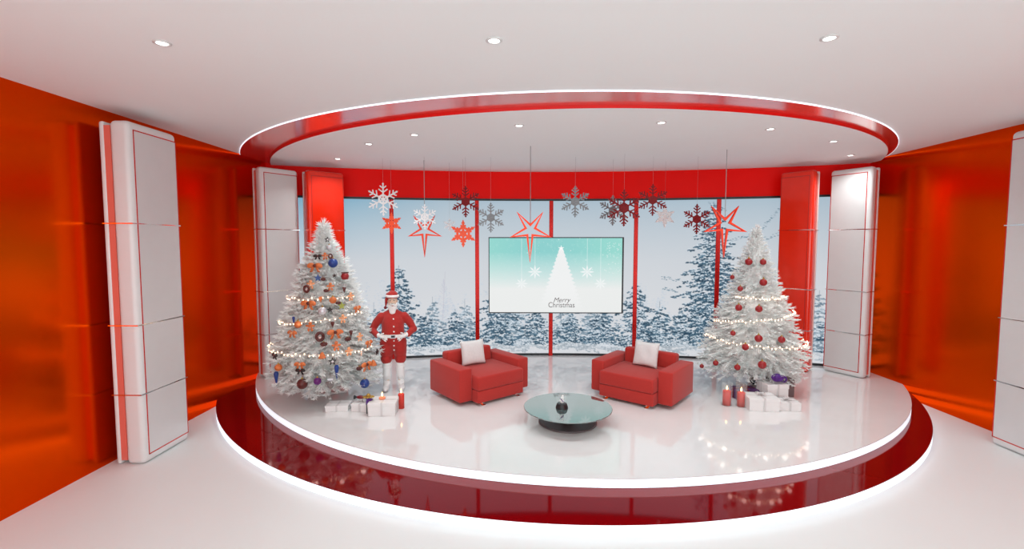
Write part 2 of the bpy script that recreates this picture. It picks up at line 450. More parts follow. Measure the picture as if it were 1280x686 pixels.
vw = thing('video_wall', 'curved video wall showing snow covered fir trees under a pale blue sky', 'video wall', (AX, 10.9, ST+.05))
bimg = backdrop()
def bpos(u, v):
    x = px2x(BX0+BW*u)
    x = np.clip(x, XL+.01, XR-.01)
    y = AY+np.sqrt((AR-.005)**2-(x-AX)**2)
    z = ZS1-(ZS1-ZS0)*v
    return np.stack([x-AX, y-10.9, z-(ST+.05)], -1)
w0 = int((px2x(BX0) < XL)*0)
x_lo, x_hi = (XL+.02-.718)*55.3+690, (XR-.02-.718)*55.3+690
c0, c1 = int((x_lo-BX0)*RS)+1, int((x_hi-BX0)*RS)-1
c0 = max(c0, 0)
sub = bimg[:, c0:min(c1, bimg.shape[1])]
BX0, BW = BX0+c0/RS, sub.shape[1]/RS
grid_screen('screen', sub, bpos, screen_mat('snow picture', 1.0), vw)
bk = arcstrip(.0, .055, px2x(BX0), px2x(BX0+BW), ZS0+.002, ZS1-.002)
bmesh.ops.translate(bk, verts=bk.verts, vec=(-AX, -10.9, -(ST+.05)))
link('housing', bk, M['dark'], vw)
# mullions
for k, (x, lab) in enumerate(((-2.84, 'slim glossy red post on the backdrop behind the man in red'), (-.98, 'slim glossy red post on the backdrop left of the screen'),
                             (.705, 'slim glossy red post on the backdrop behind the hanging screen'), (2.61, 'slim glossy red post on the backdrop right of the screen'), (4.35, 'slim glossy red post on the backdrop beside the right white tree'))):
    y = yarc(x, -.05)
    t = tag(link('backdrop_post', box(-.045, .045, -.05, .0, 0, ZS1-ST-.0, .008), M['mull'], None, loc=(x, y, ST), rotz=-math.asin((x-AX)/AR)), lab, 'post', 'red posts on the backdrop')
# television
TVY = 10.62
tv = thing('television', 'large flat screen showing a white fir tree on turquoise with Merry Christmas lettering', 'television', (.803, TVY, 1.235))
TW, TH = 3.025, 1.715
link('frame', box(-TW/2, TW/2, .004, .07, 0, TH, .004), M['dark'], tv)
for k, (a, b, c, d) in enumerate(((-TW/2, TW/2, 0, .022), (-TW/2, TW/2, TH-.022, TH), (-TW/2, -TW/2+.018, .022, TH-.022), (TW/2-.035, TW/2, .022, TH-.022))):
    link('bezel', box(a, b, -.006, .004, c, d), M['dark'], tv)
def tpos(u, v): return np.stack([-TW/2+.016+(TW-.05)*u, np.zeros_like(u)+.002, TH-.02-(TH-.04)*v], -1)
grid_screen('display', tvpicture(), tpos, screen_mat('christmas picture', 1.0), tv)
link('mount', box(-.12, .12, .07, .16, .5, 1.2), M['dark'], tv)
def text_mesh(name, body, size, loc, parent, m, shear=0., sx=1.):
    cu = bpy.data.curves.new('text', 'FONT'); cu.body = body; cu.size = size; cu.align_x = 'CENTER'; cu.extrude = .001; cu.shear = shear
    o = bpy.data.objects.new('text', cu); C.objects.link(o)
    dg = bpy.context.evaluated_depsgraph_get()
    me = bpy.data.meshes.new_from_object(o.evaluated_get(dg)); bpy.data.objects.remove(o)
    me.transform(Matrix.Diagonal((sx, 1, 1, 1)))
    me.transform(Matrix.Rotation(PI/2, 4, 'X')); me.materials.clear(); me.materials.append(m)
    q = bpy.data.objects.new(name, me); C.objects.link(q); q.parent = parent; q.location = loc
    return q
text_mesh('lettering', 'Merry', .15, (.13, -.001, .255), tv, M['text'], .3, 1.)
text_mesh('lettering', 'Christmas', .17, (.13, -.001, .135), tv, M['text'], 0., .86)

# ---------------- pillars (tall rounded panels)
def pillar(label, corner, far, h, z0, mbody, mface, mback, mcore, mline, t, mirror, group, full=True, stone='panel_column', gap=.05):
    """corner: visible front corner, far: other end of the broad face, body lies away from the stage axis"""
    c = Vector((*corner, 0)); f = Vector((*far, 0)); d = (f-c); w = d.length; d.normalize()
    rot = math.atan2(d.y, d.x)-PI/2          # local +Y runs along the face
    root = thing(stone, label, 'column', (c.x, c.y, z0+.002), rot, group)
    s = -1 if mirror else 1                  # local +X*s points out of the broad face ; thickness goes to -X*s
    def bx(x0, x1, y0, y1, za, zb, bev=0, seg=3):
        a, b = sorted((x0*s, x1*s)); return box(a, b, y0, y1, za, zb, bev, seg)
    link('body', bx(-t+.13, 0, 0, w, .0, h, .06, 5), mbody, root, True)
    link('back_panel', bx(-t, -t+.06, 0.01, w-.01, .0, h-.01, .025, 3), mback, root, True)
    link('core', bx(-t+.055, -t+.135, .022, w-.02, .05, h-.06), mcore, root)
    y0, y1, za, zb = .075, w-.022, .10, h-.10
    if not full: y0, y1 = .03, w-.075
    lw = .014
    bm = bmesh.new()
    for a in ((y0, y1, za, za+lw), (y0, y1, zb-lw, zb), (y0, y0+lw, za, zb), (y1-lw, y1, za, zb)):
        xx = sorted((-.002*s, .004*s)); add_box(bm, xx[0], xx[1], a[0], a[1], a[2], a[3])
    link('outline', bm, mline, root)
    link('face_panel', bx(-.002, .003, y0+lw+.001, y1-lw-.001, za+lw+.001, zb-lw-.001), mface, root)
    for zf in (.709, .414, .209):
        z = h*zf
        bm = bmesh.new()
        xx = sorted((-t-.003, .005)); 
        if s < 0: xx = [-xx[1], -xx[0]]
        add_box(bm, xx[0], xx[1], -.003, w+.003, z-.007, z+.007, .0)
        link('chrome_band', bm, M['chrome'], root)
    return root
pillar('tall white panel column standing on the floor before the left orange wall', (-4.76, 5.75), (-4.76, 6.57), 4.30, 0, M['pillar'], M['pillarface'], M['pillar'], M['pcore'], M['line'], .37, False, 'white panel columns')
pillar('tall white panel column standing on the floor before the right orange wall', (6.63, 5.75), (6.63, 6.62), 4.30, 0, M['pillar'], M['pillarface'], M['pillar'], M['pcore'], M['line'], .37, True, 'white panel columns')
pillar('tall white panel column on the stage behind the ornament covered tree', (-4.86, 8.83), (-4.43, 9.46), 4.03, ST, M['pillar'], M['pillarface'], M['pillar'], M['pcore'], M['line'], .31, False, 'white panel columns')
pillar('tall white panel column on the right part of the stage beside the red column', (6.55, 9.01), (6.19, 9.66), 4.03, ST, M['pillar'], M['pillarface'], M['pillar'], M['pcore'], M['line'], .31, True, 'white panel columns')
pillar('bright red glossy column behind the ornament covered tree', (-4.17, 9.28), (-3.63, 9.80), 4.03, ST, M['pred'], M['pred'], M['pink'], M['pcore'], M['line'], .31, False, 'red columns')
pillar('bright red glossy column behind the right tree with red baubles', (5.74, 9.43), (5.345, 9.93), 4.03, ST, M['pred'], M['pred'], M['pink'], M['pcore'], M['line'], .31, True, 'red columns')

# ---------------- ceiling spotlights
def make_spot():
    t = thing('ceiling_spotlight', 'x', 'ceiling light')
    bq = link('trim_ring', lathe([(.045, 0), (.068, 0), (.068, -.008), (.048, -.012), (.045, -.004), (.045, 0)], 28), M['housing'], t, True)
    link('lens', lathe([(0, -.006), (.044, -.006), (.044, -.003), (0, -.003)], 24), M['lamp'], bq)
    return t
spot0 = make_spot(); first = [True]
def lamp(x, y, z, e, size=.09, spread=PI*.9):
    l = bpy.data.lights.new('downlight', 'AREA'); l.shape = 'DISK'; l.size = size; l.energy = e; l.color = (.87, 1, .995); l.spread = spread
    o = bpy.data.objects.new('downlight', l); C.objects.link(o); o.location = (x, y, z-.02)
def spot(x, y, z, label, group, e):
    if first[0]: o = spot0; o.location = (x, y, z); first[0] = False
    else: o = dup(spot0, (x, y, z), 0)
    o['label'] = label; o['group'] = group
    lamp(x, y, z, e, spread=PI*.9 if z == H else PI*.74)
E1, E2 = 8.5, 13.5
for x, lb in ((-3.0, 'left of the three big spotlights in the front ceiling'), (-.217, 'middle of the three big spotlights in the front ceiling'), (2.525, 'right of the three big spotlights in the front ceiling')):
    spot(x, 4.026, H, lb, 'spotlights in the front ceiling', E1)
names = ['leftmost and lowest looking', 'second from left', 'third from left', 'fourth from left', 'fifth from left', 'sixth from left', 'seventh from left', 'rightmost']
for (x, y), lb in zip(((-3.49, 9.1), (-2.467, 7.776), (-1.579, 7.141), (-.016, 6.618), (1.894, 6.498), (3.539, 6.877), (4.969, 7.71), (6.061, 8.915)), names):
    spot(x, y, ZD, lb+' of the small spotlights under the round white ceiling disc', 'spotlights in the ceiling disc', E2)
for x in (-3.0, -.217, 2.525, 5.3):           # the same grid of downlights goes on behind the camera
    for y in (1.2, -1.2):
        lamp(x, y, H, E1)
lamp(5.3, 4.026, H, E1)

# ---------------- armchairs
def bevbox(x0, x1, y0, y1, z0, z1, b=.025, seg=3): return box(x0, x1, y0, y1, z0, z1, b, seg)
def armchair(label, loc, rot):
    t = thing('armchair', label, 'armchair', loc, rot, 'red armchairs')     # faces local -Y
    W, D, aw = 1.43, .96, .24
    for s in (-1, 1):
        a, b = sorted((s*W/2, s*(W/2-aw)))
        link('armrest', bevbox(a, b, -D/2, D/2, .06, .59), M['sofa'], t, True)
    link('base', bevbox(-W/2+aw+.003, W/2-aw-.003, -D/2-.15, D/2-.02, .045, .24, .015), M['sofa'], t, True)
    link('seat_cushion', bevbox(-W/2+aw+.004, W/2-aw-.004, -D/2-.16, D/2-.22, .243, .47, .03), M['sofa'], t, True)
    bm = bmesh.new(); mt = Matrix.Translation((0, D/2-.13, .24)) @ Matrix.Rotation(-.10, 4, 'X')
    add_box(bm, -W/2+aw+.004, W/2-aw-.004, -.11, .10, .0, .47, .045, 4, mt); link('backrest', bm, M['sofa'], t, True)
    for s in (-1, 1):
        bm = bmesh.new()
        add_box(bm, s*.36-.03, s*.36+.03, -D/2-.17, -D/2+.05, 0, .012, .003)
        add_box(bm, s*.36-.03, s*.36+.03, -D/2-.10, -D/2-.085, .012, .05)
        link('foot', bm, M['chrome'], t)
        bm = bmesh.new()
        add_box(bm, s*.36-.03, s*.36+.03, D/2-.2, D/2-.03, 0, .012, .003); add_box(bm, s*.36-.03, s*.36+.03, D/2-.12, D/2-.105, .012, .05)
        link('foot', bm, M['chrome'], t)
    return t
RL, RRt = math.radians(-50+90), math.radians(-128.5+90)
armchair('red square armchair facing right, left of the glass coffee table', (-.71, 8.135, ST), RL)
armchair('red square armchair facing left, right of the glass coffee table', (2.09, 8.03, ST), RRt)
def pillow_bm(w=.47, h=.44, d=.15, n=18):
    bm = bmesh.new(); top = {}; bot = {}
    for i in range(n+1):
        for j in range(n+1):
            u, v = -1+2*i/n, -1+2*j/n
            th = d/2*max(0, (1-u**4)*(1-v**4))**.5
            pin = 1-.09*(1-u*u)*(abs(v)**3); pin2 = 1-.09*(1-v*v)*(abs(u)**3)
            x, z = u*w/2*pin2, v*h/2*pin
            wr = .006*math.sin(u*5+v*3)*(1-u*u)*(1-v*v)
            top[i, j] = bm.verts.new((x, -th+wr, z))
            bot[i, j] = top[i, j] if i in (0, n) or j in (0, n) else bm.verts.new((x, th+wr, z))
    for i in range(n):
        for j in range(n):
            bm.faces.new((top[i, j], top[i+1, j], top[i+1, j+1], top[i, j+1]))
            f = (bot[i, j], bot[i, j+1], bot[i+1, j+1], bot[i+1, j])
            if len(set(f)) == 4:
                try: bm.faces.new(f)
                except ValueError: pass
    return bm
def put_pillow(label, loc, rz, tilt, roll=0):
    o = link('throw_pillow', pillow_bm(), M['cushion'], None, True); o.location = loc
    o.rotation_euler = (Matrix.Rotation(rz, 3, 'Z') @ Matrix.Rotation(tilt, 3, 'X') @ Matrix.Rotation(roll, 3, 'Y')).to_euler()
    tag(o, label, 'pillow', 'white pillows')
def chairpt(loc, rot, x, y): return (loc[0]+x*math.cos(rot)-y*math.sin(rot), loc[1]+x*math.sin(rot)+y*math.cos(rot))
q = chairpt((-.71, 8.135), RL, -.06, .115); put_pillow('white pillow in the left red armchair', (*q, ST+.47+.215), RL-.12, -.22)
q = chairpt((2.09, 8.03), RRt, .02, .115); put_pillow('white pillow in the right red armchair', (*q, ST+.47+.215), RRt-.08, -.22)

# ---------------- coffee table and snow globe
tb = thing('coffee_table', 'low round smoky glass coffee table on a dark disc foot between the armchairs', 'coffee table', (.69, 6.72, ST))
ZT = .235
link('table_top', lathe([(0, ZT-.016), (.626, ZT-.016), (.634, ZT-.012), (.636, ZT-.006), (.632, ZT), (0, ZT)], 96), M['glasstop'], tb)
link('foot_disc', lathe([(0, 0), (.405, 0), (.42, .008), (.42, .022), (.405, .03), (0, .03)], 72), M['tbase'], tb)
link('pedestal', lathe([(.16, .031), (.09, .06), (.07, .12), (.09, .19), (.16, ZT-.017)], 40), M['tbase'], tb, True)
g = thing('snow_globe', 'small snow globe with black foot and white figure on the glass table', 'snow globe', (.60, 6.66, ST+ZT))
link('foot', lathe([(0, 0), (.088, 0), (.088, .012), (.072, .06), (.066, .068), (0, .068)], 36), M['black'], g, False)
link('globe', lathe([(0, .069), (.052, .07), (.078, .10), (.084, .135), (.072, .175), (.045, .203), (0, .214)], 32), M['thinglass'], g, True)
bm = bmesh.new(); add_ball(bm, (0, 0, .10), .033); add_ball(bm, (0.006, 0, .142), .024); add_ball(bm, (.012, 0, .172), .016); link('snowman', bm, M['fur'], g, True)
bm = bmesh.new(); add_tube(bm, [(-.04, -.03, .165), (-.01, -.034, .13), (.02, -.036, .10)], [.004, .007, .005], 8); link('scarf', bm, M['purple'], g, True)

# ---------------- trees
def tree(label, loc, H_, prof, seed, m, needle, levels, nb0, needw, dens=1., core=.62):
    r_ = random.Random(seed)
    t = thing('christmas_tree', label, 'christmas tree', loc)
    zs, rs = prof
    def R(z): return float(np.interp(z, zs, rs))
    z0, z1 = zs[0], zs[-1]
    V = []; F = []
    def needle_at(p, d, L, w):
        d = d.normalized(); x, y = frame_at(p, d)
        b = len(V)
        V.extend([p+x*w, p-x*w*.5+y*w*.8, p-x*w*.5-y*w*.8, p+d*L])
        F.extend([(b, b+1, b+3), (b+1, b+2, b+3), (b+2, b, b+3)])
    for i in range(levels):
        f = (i+.5)/levels; z = z0+(z1-z0)*(f**.9)
        rr = R(z); nb = max(4, int(nb0*(rr/rs[1] if rs[1] > 0 else 1)+3))
        a0 = r_.random()*6.28
        for k in range(nb):
            a = a0+2*PI*(k+r_.uniform(-.3, .3))/nb
            L = rr*r_.uniform(.80, 1.08)
            if L < .03: continue
            dirh = Vector((math.cos(a), math.sin(a), 0))
            droop = r_.uniform(-.10, .12)
            pts = []
            n = max(4, int(L/.045))
            for s in range(n+1):
                q = s/n
                pts.append(Vector((0, 0, z))+dirh*(L*q)+Vector((0, 0, 1))*(L*(.12*q-.30*q*q+droop*q)+.05*q**4))
            # stem
            b = len(V)
            for s, p in enumerate(pts):
                rad = .010*(1-.7*s/n); tx = Vector((-dirh.y, dirh.x, 0))
                V.extend([p+tx*rad, p-tx*rad, p+Vector((0, 0, rad*1.4))])
            for s in range(n):
                o = b+3*s
                for e in range(3):
                    e2 = (e+1) % 3; F.append((o+e, o+e2, o+3+e2, o+3+e))
            tx = Vector((-dirh.y, dirh.x, 0))
            for s in range(1, n+1):
                q = s/n
                if q < .35: continue
                dd = (pts[s]-pts[s-1]).normalized()
                for side in (-1, 1, 0):
                    for rep in range(max(1, int(dens))):
                        nl = needle*r_.uniform(.6, 1.2)*(1.1-.35*q)
                        v = dd*r_.uniform(.5, 1.1)+tx*side*r_.uniform(.6, 1.1)+Vector((0, 0, r_.uniform(-.45, .5)))
                        needle_at(pts[s]+tx*side*.004, v, nl, needw)
            for e in range(4): needle_at(pts[-1], dirh+Vector((r_.uniform(-.4, .4), r_.uniform(-.4, .4), r_.uniform(-.1, .5))), needle*.9, needw)
    for e in range(12): needle_at(Vector((0, 0, z1-.02)), Vector((r_.uniform(-.6, .6), r_.uniform(-.6, .6), 1)), needle*1.1, needw)
    # dense inner mass: lumpy skirted shell
    NR, NS = 46, 40; b = len(V)
    for i in range(NR+1):
        f = i/NR; z = z0+(z1-z0)*f
        for k in range(NS):
            a = 2*PI*k/NS
            lump = .86+.16*math.sin(a*7+i*2.3)*math.sin(i*1.9)+.10*((i % 4)/4.)*-1+r_.uniform(-.07, .07)
            rr = R(z)*core*max(.35, lump)
            V.append(Vector((rr*math.cos(a), rr*math.sin(a), z-.02)))
    for i in range(NR):
        for k in range(NS):
            k2 = (k+1) % NS; F.append((b+i*NS+k, b+i*NS+k2, b+(i+1)*NS+k2, b+(i+1)*NS+k))
    me = bpy.data.meshes.new('foliage'); me.from_pydata([tuple(v) for v in V], [], F); me.materials.append(m)
    o = bpy.data.objects.new('foliage', me); C.objects.link(o); o.parent = t
    link('trunk', lathe([(.035, .03), (.033, z0+.2), (.012, z1-.15)], 12), M['wood'], t, True)
    bm = bmesh.new()
    for k in range(4):
        a = k*PI/2+.5; mt = Matrix.Rotation(a, 4, 'Z'); add_box(bm, .02, .30, -.02, .02, 0, .03, .004, 2, mt)
    add_lathe(bm, [(.05, .0), (.05, .16)], 16); link('stand', bm, M['box'], t)
    return t, R
TL = (-3.30, 7.92); TR = (4.17, 8.46)
PROF_L = ([.26, .36, .6, .9, 1.1, 1.5, 1.9, 2.26, 2.65, 2.93], [.6, .80, .85, .83, .73, .59, .48, .34, .11, .02])
PROF_R = ([.34, .44, .71, 1.1, 1.48, 1.86, 2.28, 2.66, 2.88], [.55, .82, .86, .70, .56, .38, .24, .08, .01])
tree('white artificial tree crowded with brown, orange and blue ornaments, on the left of the stage', (*TL, ST), 2.92,
     PROF_L, 11, M['flock'], .115, 50, 30, .0105, 2.0, .80)
tree('white tree hung only with dark red baubles, on the right of the stage', (*TR, ST), 2.88,
     PROF_R, 12, M['flock2'], .080, 58, 34, .0080, 2.4, .84)

# ---------------- hanging ornaments
def hook(bm, z): add_tube(bm, [(0, 0, z), (0, 0, z+.02)], .004, 6)
def o_bauble(m, r=.065):
    t = thing('bauble', None, 'ornament'); bm = bmesh.new(); add_ball(bm, (0, 0, 0), r, u=24, v=16); bq = link('ball', bm, m, t, True)
    link('cap', lathe([(0, r-.004), (.014, r-.004), (.014, r+.012), (.004, r+.016), (.004, r+.03), (0, r+.03)], 12), M['gold'], bq); return t
def flat2d(pts, d=.018):      # outline in x,z extruded in y
    bm = bmesh.new(); add_prism(bm, pts, -d/2, d/2, Matrix.Rotation(PI/2, 4, 'X')); return bm
def o_ginger(m, s=1.):
    t = thing('gingerbread_ornament', None, 'ornament'); bm = bmesh.new()
    for (x, z, r, sx, sz) in ((0, .042, .024, 1, 1), (0, 0, .026, 1, 1.2), (-.038, .012, .016, 1.5, .9), (.038, .012, .016, 1.5, .9), (-.022, -.042, .016, 1, 1.5), (.022, -.042, .016, 1, 1.5)):
        add_ball(bm, (x*s, 0, z*s), r*s, sx, .5, sz, 12, 8)
    link('biscuit', bm, m, t, True)
    bm = bmesh.new()
    add_tube(bm, [(x*s, -.013*s, z*s) for x, z in ((-.018, -.02), (-.006, -.012), (.006, -.02), (.018, -.012))], .0028*s, 6)
    link('icing', bm, M['fur'], t); return t
def o_star(m, s=.055, hollow=False):
    t = thing('star_ornament', None, 'ornament')
    P = [((s if k % 2 == 0 else s*.42)*math.sin(k*PI/5), (s if k % 2 == 0 else s*.42)*math.cos(k*PI/5)) for k in range(10)]
    link('star_body', flat2d(P), m, t)
    if hollow:
        P2 = [(x*.45, z*.45) for x, z in P]; o = link('star_centre', flat2d(P2, .024), M['box'], t)
    return t
def o_bow(m, mk, s=1.):
    t = thing('bow_ornament', None, 'ornament'); bm = bmesh.new()
    for sg in (-1, 1):
        add_ball(bm, (sg*.052*s, 0, .012*s), .04*s, 1.2, .5, .8, 14, 8, Matrix.Rotation(sg*.3, 4, 'Y'))
        add_prism(bm, [(sg*.005*s, 0), (sg*.035*s, -.0*s), (sg*.065*s, -.075*s), (sg*.03*s, -.07*s)], -.006, .006, Matrix.Rotation(PI/2, 4, 'X'))
    link('loops', bm, m, t, True)
    bm = bmesh.new(); add_ball(bm, (0, -.008, .008*s), .022*s, 1, .8, 1, 12, 8); link('knot', bm, mk, t, True); return t
def o_drop(m, L=.20, r=.03):
    t = thing('teardrop_ornament', None, 'ornament')
    link('drop', lathe([(0, -L*.65), (r*.35, -L*.4), (r*.8, -L*.05), (r, L*.16), (r*.75, L*.28), (0, L*.33)], 18), m, t, True)
    link('cap', lathe([(0, L*.32), (.012, L*.32), (.012, L*.39), (0, L*.4)], 10), M['o_silver'], t); return t
def o_ring(m, s=.05):
    t = thing('wreath_ornament', None, 'ornament'); bm = bmesh.new()
    P = [(s*.75*math.cos(a), 0, s*.9*math.sin(a)) for a in [2*PI*k/20 for k in range(21)]]
    add_tube(bm, P, s*.34, 10, False); link('wreath', bm, m, t, True)
    bm = bmesh.new(); add_ball(bm, (0, 0, -s*.2), s*.4, .9, .6, .9, 10, 8); link('centre', bm, M['pink'], t, True); return t
def o_oval(m, sx=1.4, sz=.9, r=.032):
    t = thing('pine_cone_ornament', None, 'ornament'); bm = bmesh.new(); add_ball(bm, (0, 0, 0), r, sx, .9, sz, 16, 10)
    for k in range(22):
        a = k*2.4; h = -1+2*(k+.5)/22; q = math.sqrt(1-h*h)
        add_ball(bm, (r*sx*h, r*.9*q*math.cos(a), r*sz*q*math.sin(a)), r*.28, u=6, v=5)
    link('cone', bm, m, t, False); link('cap', lathe([(0, r*sz), (.008, r*sz), (.008, r*sz+.012), (0, r*sz+.014)], 8), M['gold'], t); return t
def o_bell(m, s=.055):
    t = thing('bell_ornament', None, 'ornament')
    link('bell', lathe([(0, -s*.7), (s*.85, -s*.75), (s*.75, -s*.5), (s*.5, s*.1), (s*.3, s*.5), (0, s*.7)], 18), m, t, True)
    bm = bmesh.new(); add_ball(bm, (0, 0, -s*.85), s*.2, u=10, v=8); link('clapper', bm, M['gold'], t); return t
def o_mitten(m):
    t = thing('mitten_ornament', None, 'ornament'); bm = bmesh.new()
    add_ball(bm, (0, 0, -.02), .045, 1, .45, 1.35, 14, 10); add_ball(bm, (-.042, 0, -.0), .018, 1, .6, 1.7, 10, 8, Matrix.Rotation(-.5, 4, 'Y')); link('mitten', bm, m, t, True)
    bm = bmesh.new(); add_box(bm, -.042, .042, -.02, .02, .035, .072, .01); link('cuff', bm, M['o_silver'], t); return t
def o_cane(m):
    t = thing('candy_cane_ornament', None, 'ornament'); bm = bmesh.new()
    P = [(0, 0, -.06), (0, 0, .03)]+[(.022-.022*math.cos(a), 0, .03+.026*math.sin(a)) for a in (.6, 1.2, 1.8, 2.4, 3.0)]
    add_tube(bm, P, .010, 8); link('cane', bm, m, t, True)
    bm = bmesh.new()
    for z in (-.045, -.02, .005): add_lathe(bm, [(.0115, z), (.0115, z+.01)], 10)
    link('stripe', bm, M['o_light'], t); return t
def o_lantern(m):
    t = thing('lantern_ornament', None, 'ornament')
    link('lantern_body', lathe([(0, -.05), (.045, -.045), (.06, 0), (.045, .04), (0, .045)], 12), m, t, True)
    bm = bmesh.new(); add_box(bm, -.055, .055, -.02, .02, .046, .062, .004); link('lid', bm, M['o_brown'], t); return t
spec = {
 'bauble_darkbrown': (lambda: o_bauble(M['o_brown'], .072), 'dark brown round bauble'),
 'bauble_purple': (lambda: o_bauble(M['o_purple'], .052), 'violet round bauble'),
 'bauble_blue': (lambda: o_bauble(M['o_blue'], .068), 'royal blue round bauble'),
 'bauble_orange': (lambda: o_bauble(M['o_orange'], .05), 'orange brown round bauble'),
 'bauble_silver': (lambda: o_bauble(M['o_silver'], .058), 'silver round bauble'),
 'mitten': (lambda: o_mitten(M['o_grey']), 'grey brown mitten ornament'),
 'drop_blue': (lambda: o_drop(M['o_blue'], .23, .032), 'long blue teardrop ornament'),
 'drop_orange': (lambda: o_drop(M['o_orange'], .11, .028), 'small orange teardrop ornament'),
 'drop_brown': (lambda: o_drop(M['o_brown'], .10, .026), 'small dark brown teardrop ornament'),
 'star_black': (lambda: o_star(M['o_black'], .05), 'small black star ornament'),
 'star_outline': (lambda: o_star(M['o_black'], .06, True), 'dark star with a white centre'),
 'star_blue': (lambda: o_star(M['o_blue'], .058), 'blue star ornament'),
 'star_green': (lambda: o_star(M['o_green'], .06), 'olive green star ornament'),
 'ginger': (lambda: o_ginger(M['o_orange'], 1.05), 'orange gingerbread figure ornament'),
 'ginger_light': (lambda: o_ginger(M['o_light'], 1.0), 'pale orange gingerbread figure ornament'),
 'bell': (lambda: o_bell(M['o_orange'], .06), 'orange bell ornament'),
 'bow_big': (lambda: o_bow(M['o_orange'], M['o_brown'], 1.15), 'large orange bow'),
 'bow': (lambda: o_bow(M['o_orange'], M['o_light'], .85), 'orange bow ornament'),
 'bow_dark': (lambda: o_bow(M['o_black'], M['o_brown'], .72), 'small dark brown bow'),
 'ring': (lambda: o_ring(M['o_brown'], .06), 'oval brown wreath ornament'),
 'cone': (lambda: o_oval(M['o_brown']), 'dark brown pine cone ornament'),
 'cane': (lambda: o_cane(M['fur']), 'white candy cane ornament'),
 'lantern': (lambda: o_lantern(M['o_redb']), 'red lantern ornament with a brown lid'),
}
proto = {}
def place_orn(kind, loc, centre, text, scale=1.):
    a = math.atan2(loc[1]-centre[1], loc[0]-centre[0])+PI/2
    if kind not in proto:
        proto[kind] = spec[kind][0](); o = proto[kind]; o.location = loc; o.rotation_euler = (0, 0, a); o.scale = (scale,)*3
    else: o = dup(proto[kind], loc, a, scale=scale)
    return o
ORN = [('bauble_darkbrown', -3.32, 7.03, 0.67), ('bauble_purple', -3.09, 7.04, 0.71), ('mitten', -2.92, 7.11, 0.66), ('bauble_blue', -2.52, 7.50, .54), ('drop_blue', -2.83, 7.14, 0.86), ('drop_blue', -3.78, 7.15, 0.75),
 ('star_outline', -2.88, 7.11, 1), ('bell', -3.02, 7.07, 1.11), ('ginger', -2.85, 7.2, 1.22), ('bow_big', -2.89, 7.27, 1.41), ('ring', -3.09, 7.17, 1.37), ('cone', -3.02, 7.14, 1.26),
 ('ginger', -3.25, 7.2, 1.52), ('bauble_orange', -3.45, 7.22, 1.55), ('bow', -3.53, 7.19, 1.42), ('cone', -2.72, 7.35, 1.3), ('ginger_light', -2.68, 7.27, 1.12), ('cane', -2.54, 7.43, 1.07),
 ('bow_big', -2.48, 7.5, 0.84), ('bell', -2.42, 7.65, 0.85), ('cone', -2.56, 7.38, 0.82), ('bow', -3.34, 7.01, 0.97), ('bow_dark', -3.33, 7, 0.88), ('bauble_orange', -3.72, 7.11, 0.9),
 ('bow_dark', -3.81, 7.18, 1.07), ('bow', -2.48, 7.63, 1.18), ('star_black', -2.4, 7.8, 0.99), ('drop_brown', -2.7, 7.43, 1.39), ('ginger_light', -2.59, 7.52, 1.3), ('star_blue', -3.21, 7.43, 2.26),
 ('bow_big', -3.28, 7.49, 2.44), ('bauble_blue', -3.03, 7.6, 2.49), ('lantern', -2.87, 7.68, 2.27), ('ginger', -3.02, 7.45, 2.12), ('cone', -3.07, 7.4, 2.06), ('drop_brown', -2.85, 7.58, 2.07),
 ('drop_orange', -3.14, 7.35, 1.94), ('bauble_orange', -2.97, 7.41, 1.91), ('cone', -2.9, 7.45, 1.86), ('star_green', -2.86, 7.48, 1.81), ('star_black', -3, 7.36, 1.76), ('bow_big', -3.32, 7.31, 1.86),
 ('drop_brown', -2.94, 7.3, 1.55), ('ginger_light', -2.82, 7.42, 1.61), ('bauble_silver', -3.1, 7.31, 1.75), ('ring', -3.37, 7.37, 2.09), ('ginger_light', -3.31, 7.39, 2.16), ('cone', -3.13, 7.44, 2.24),
 ('ginger_light', -2.77, 7.65, 1.94), ('bow', -2.69, 7.72, 1.74), ('star_black', -2.99, 7.54, 2.29), ('star_outline', -3.19, 7.79, 2.87), ('bow_dark', -3.27, 7.58, 2.6), ('ginger', -3.16, 7.61, 2.6),
 ('ring', -3.09, 7.65, 2.6), ('bauble_silver', -3.14, 7.73, 2.74), ('drop_blue', -3.54, 7.27, 1.62)]
SC = {33: .85, 45: .8, 53: .8, 54: .55, 55: .7, 47: .7, 34: .75, 38: .8, 52: .9, 50: .7, 51: .75, 56: .6, 36: .9}
def band(z):
    for lim, nm in ((.72, 'at the foot of'), (.9, 'just above the foot of'), (1.1, 'low on'), (1.3, 'below the middle of'), (1.55, 'near the middle of'),
                    (1.8, 'just above the middle of'), (2.0, 'above the middle of'), (2.2, 'well up'), (2.4, 'high on'), (2.55, 'below the top of'), (2.8, 'close to the top of'), (9, 'at the tip of')):
        if z < lim: return nm
def sidew(x, c):
    d = x-c
    return 'far left side' if d < -.5 else 'left side' if d < -.17 else 'left of centre' if d < .05 else 'centre' if d < .22 else 'right of centre' if d < .42 else 'right side' if d < .62 else 'far right side'
used = {}
for i, (k, x, y, z) in enumerate(ORN):
    o = place_orn(k, (x, y, z), TL, '', SC.get(i, 1.)*1.1)
    lab = '%s %s the left tree, %s' % (spec[k][1], band(z), sidew(x, -3.15))
    if lab in used: print('DUPLICATE LABEL', lab)
    used[lab] = 1
    tag(o, lab, 'ornament', 'ornaments on the left tree')
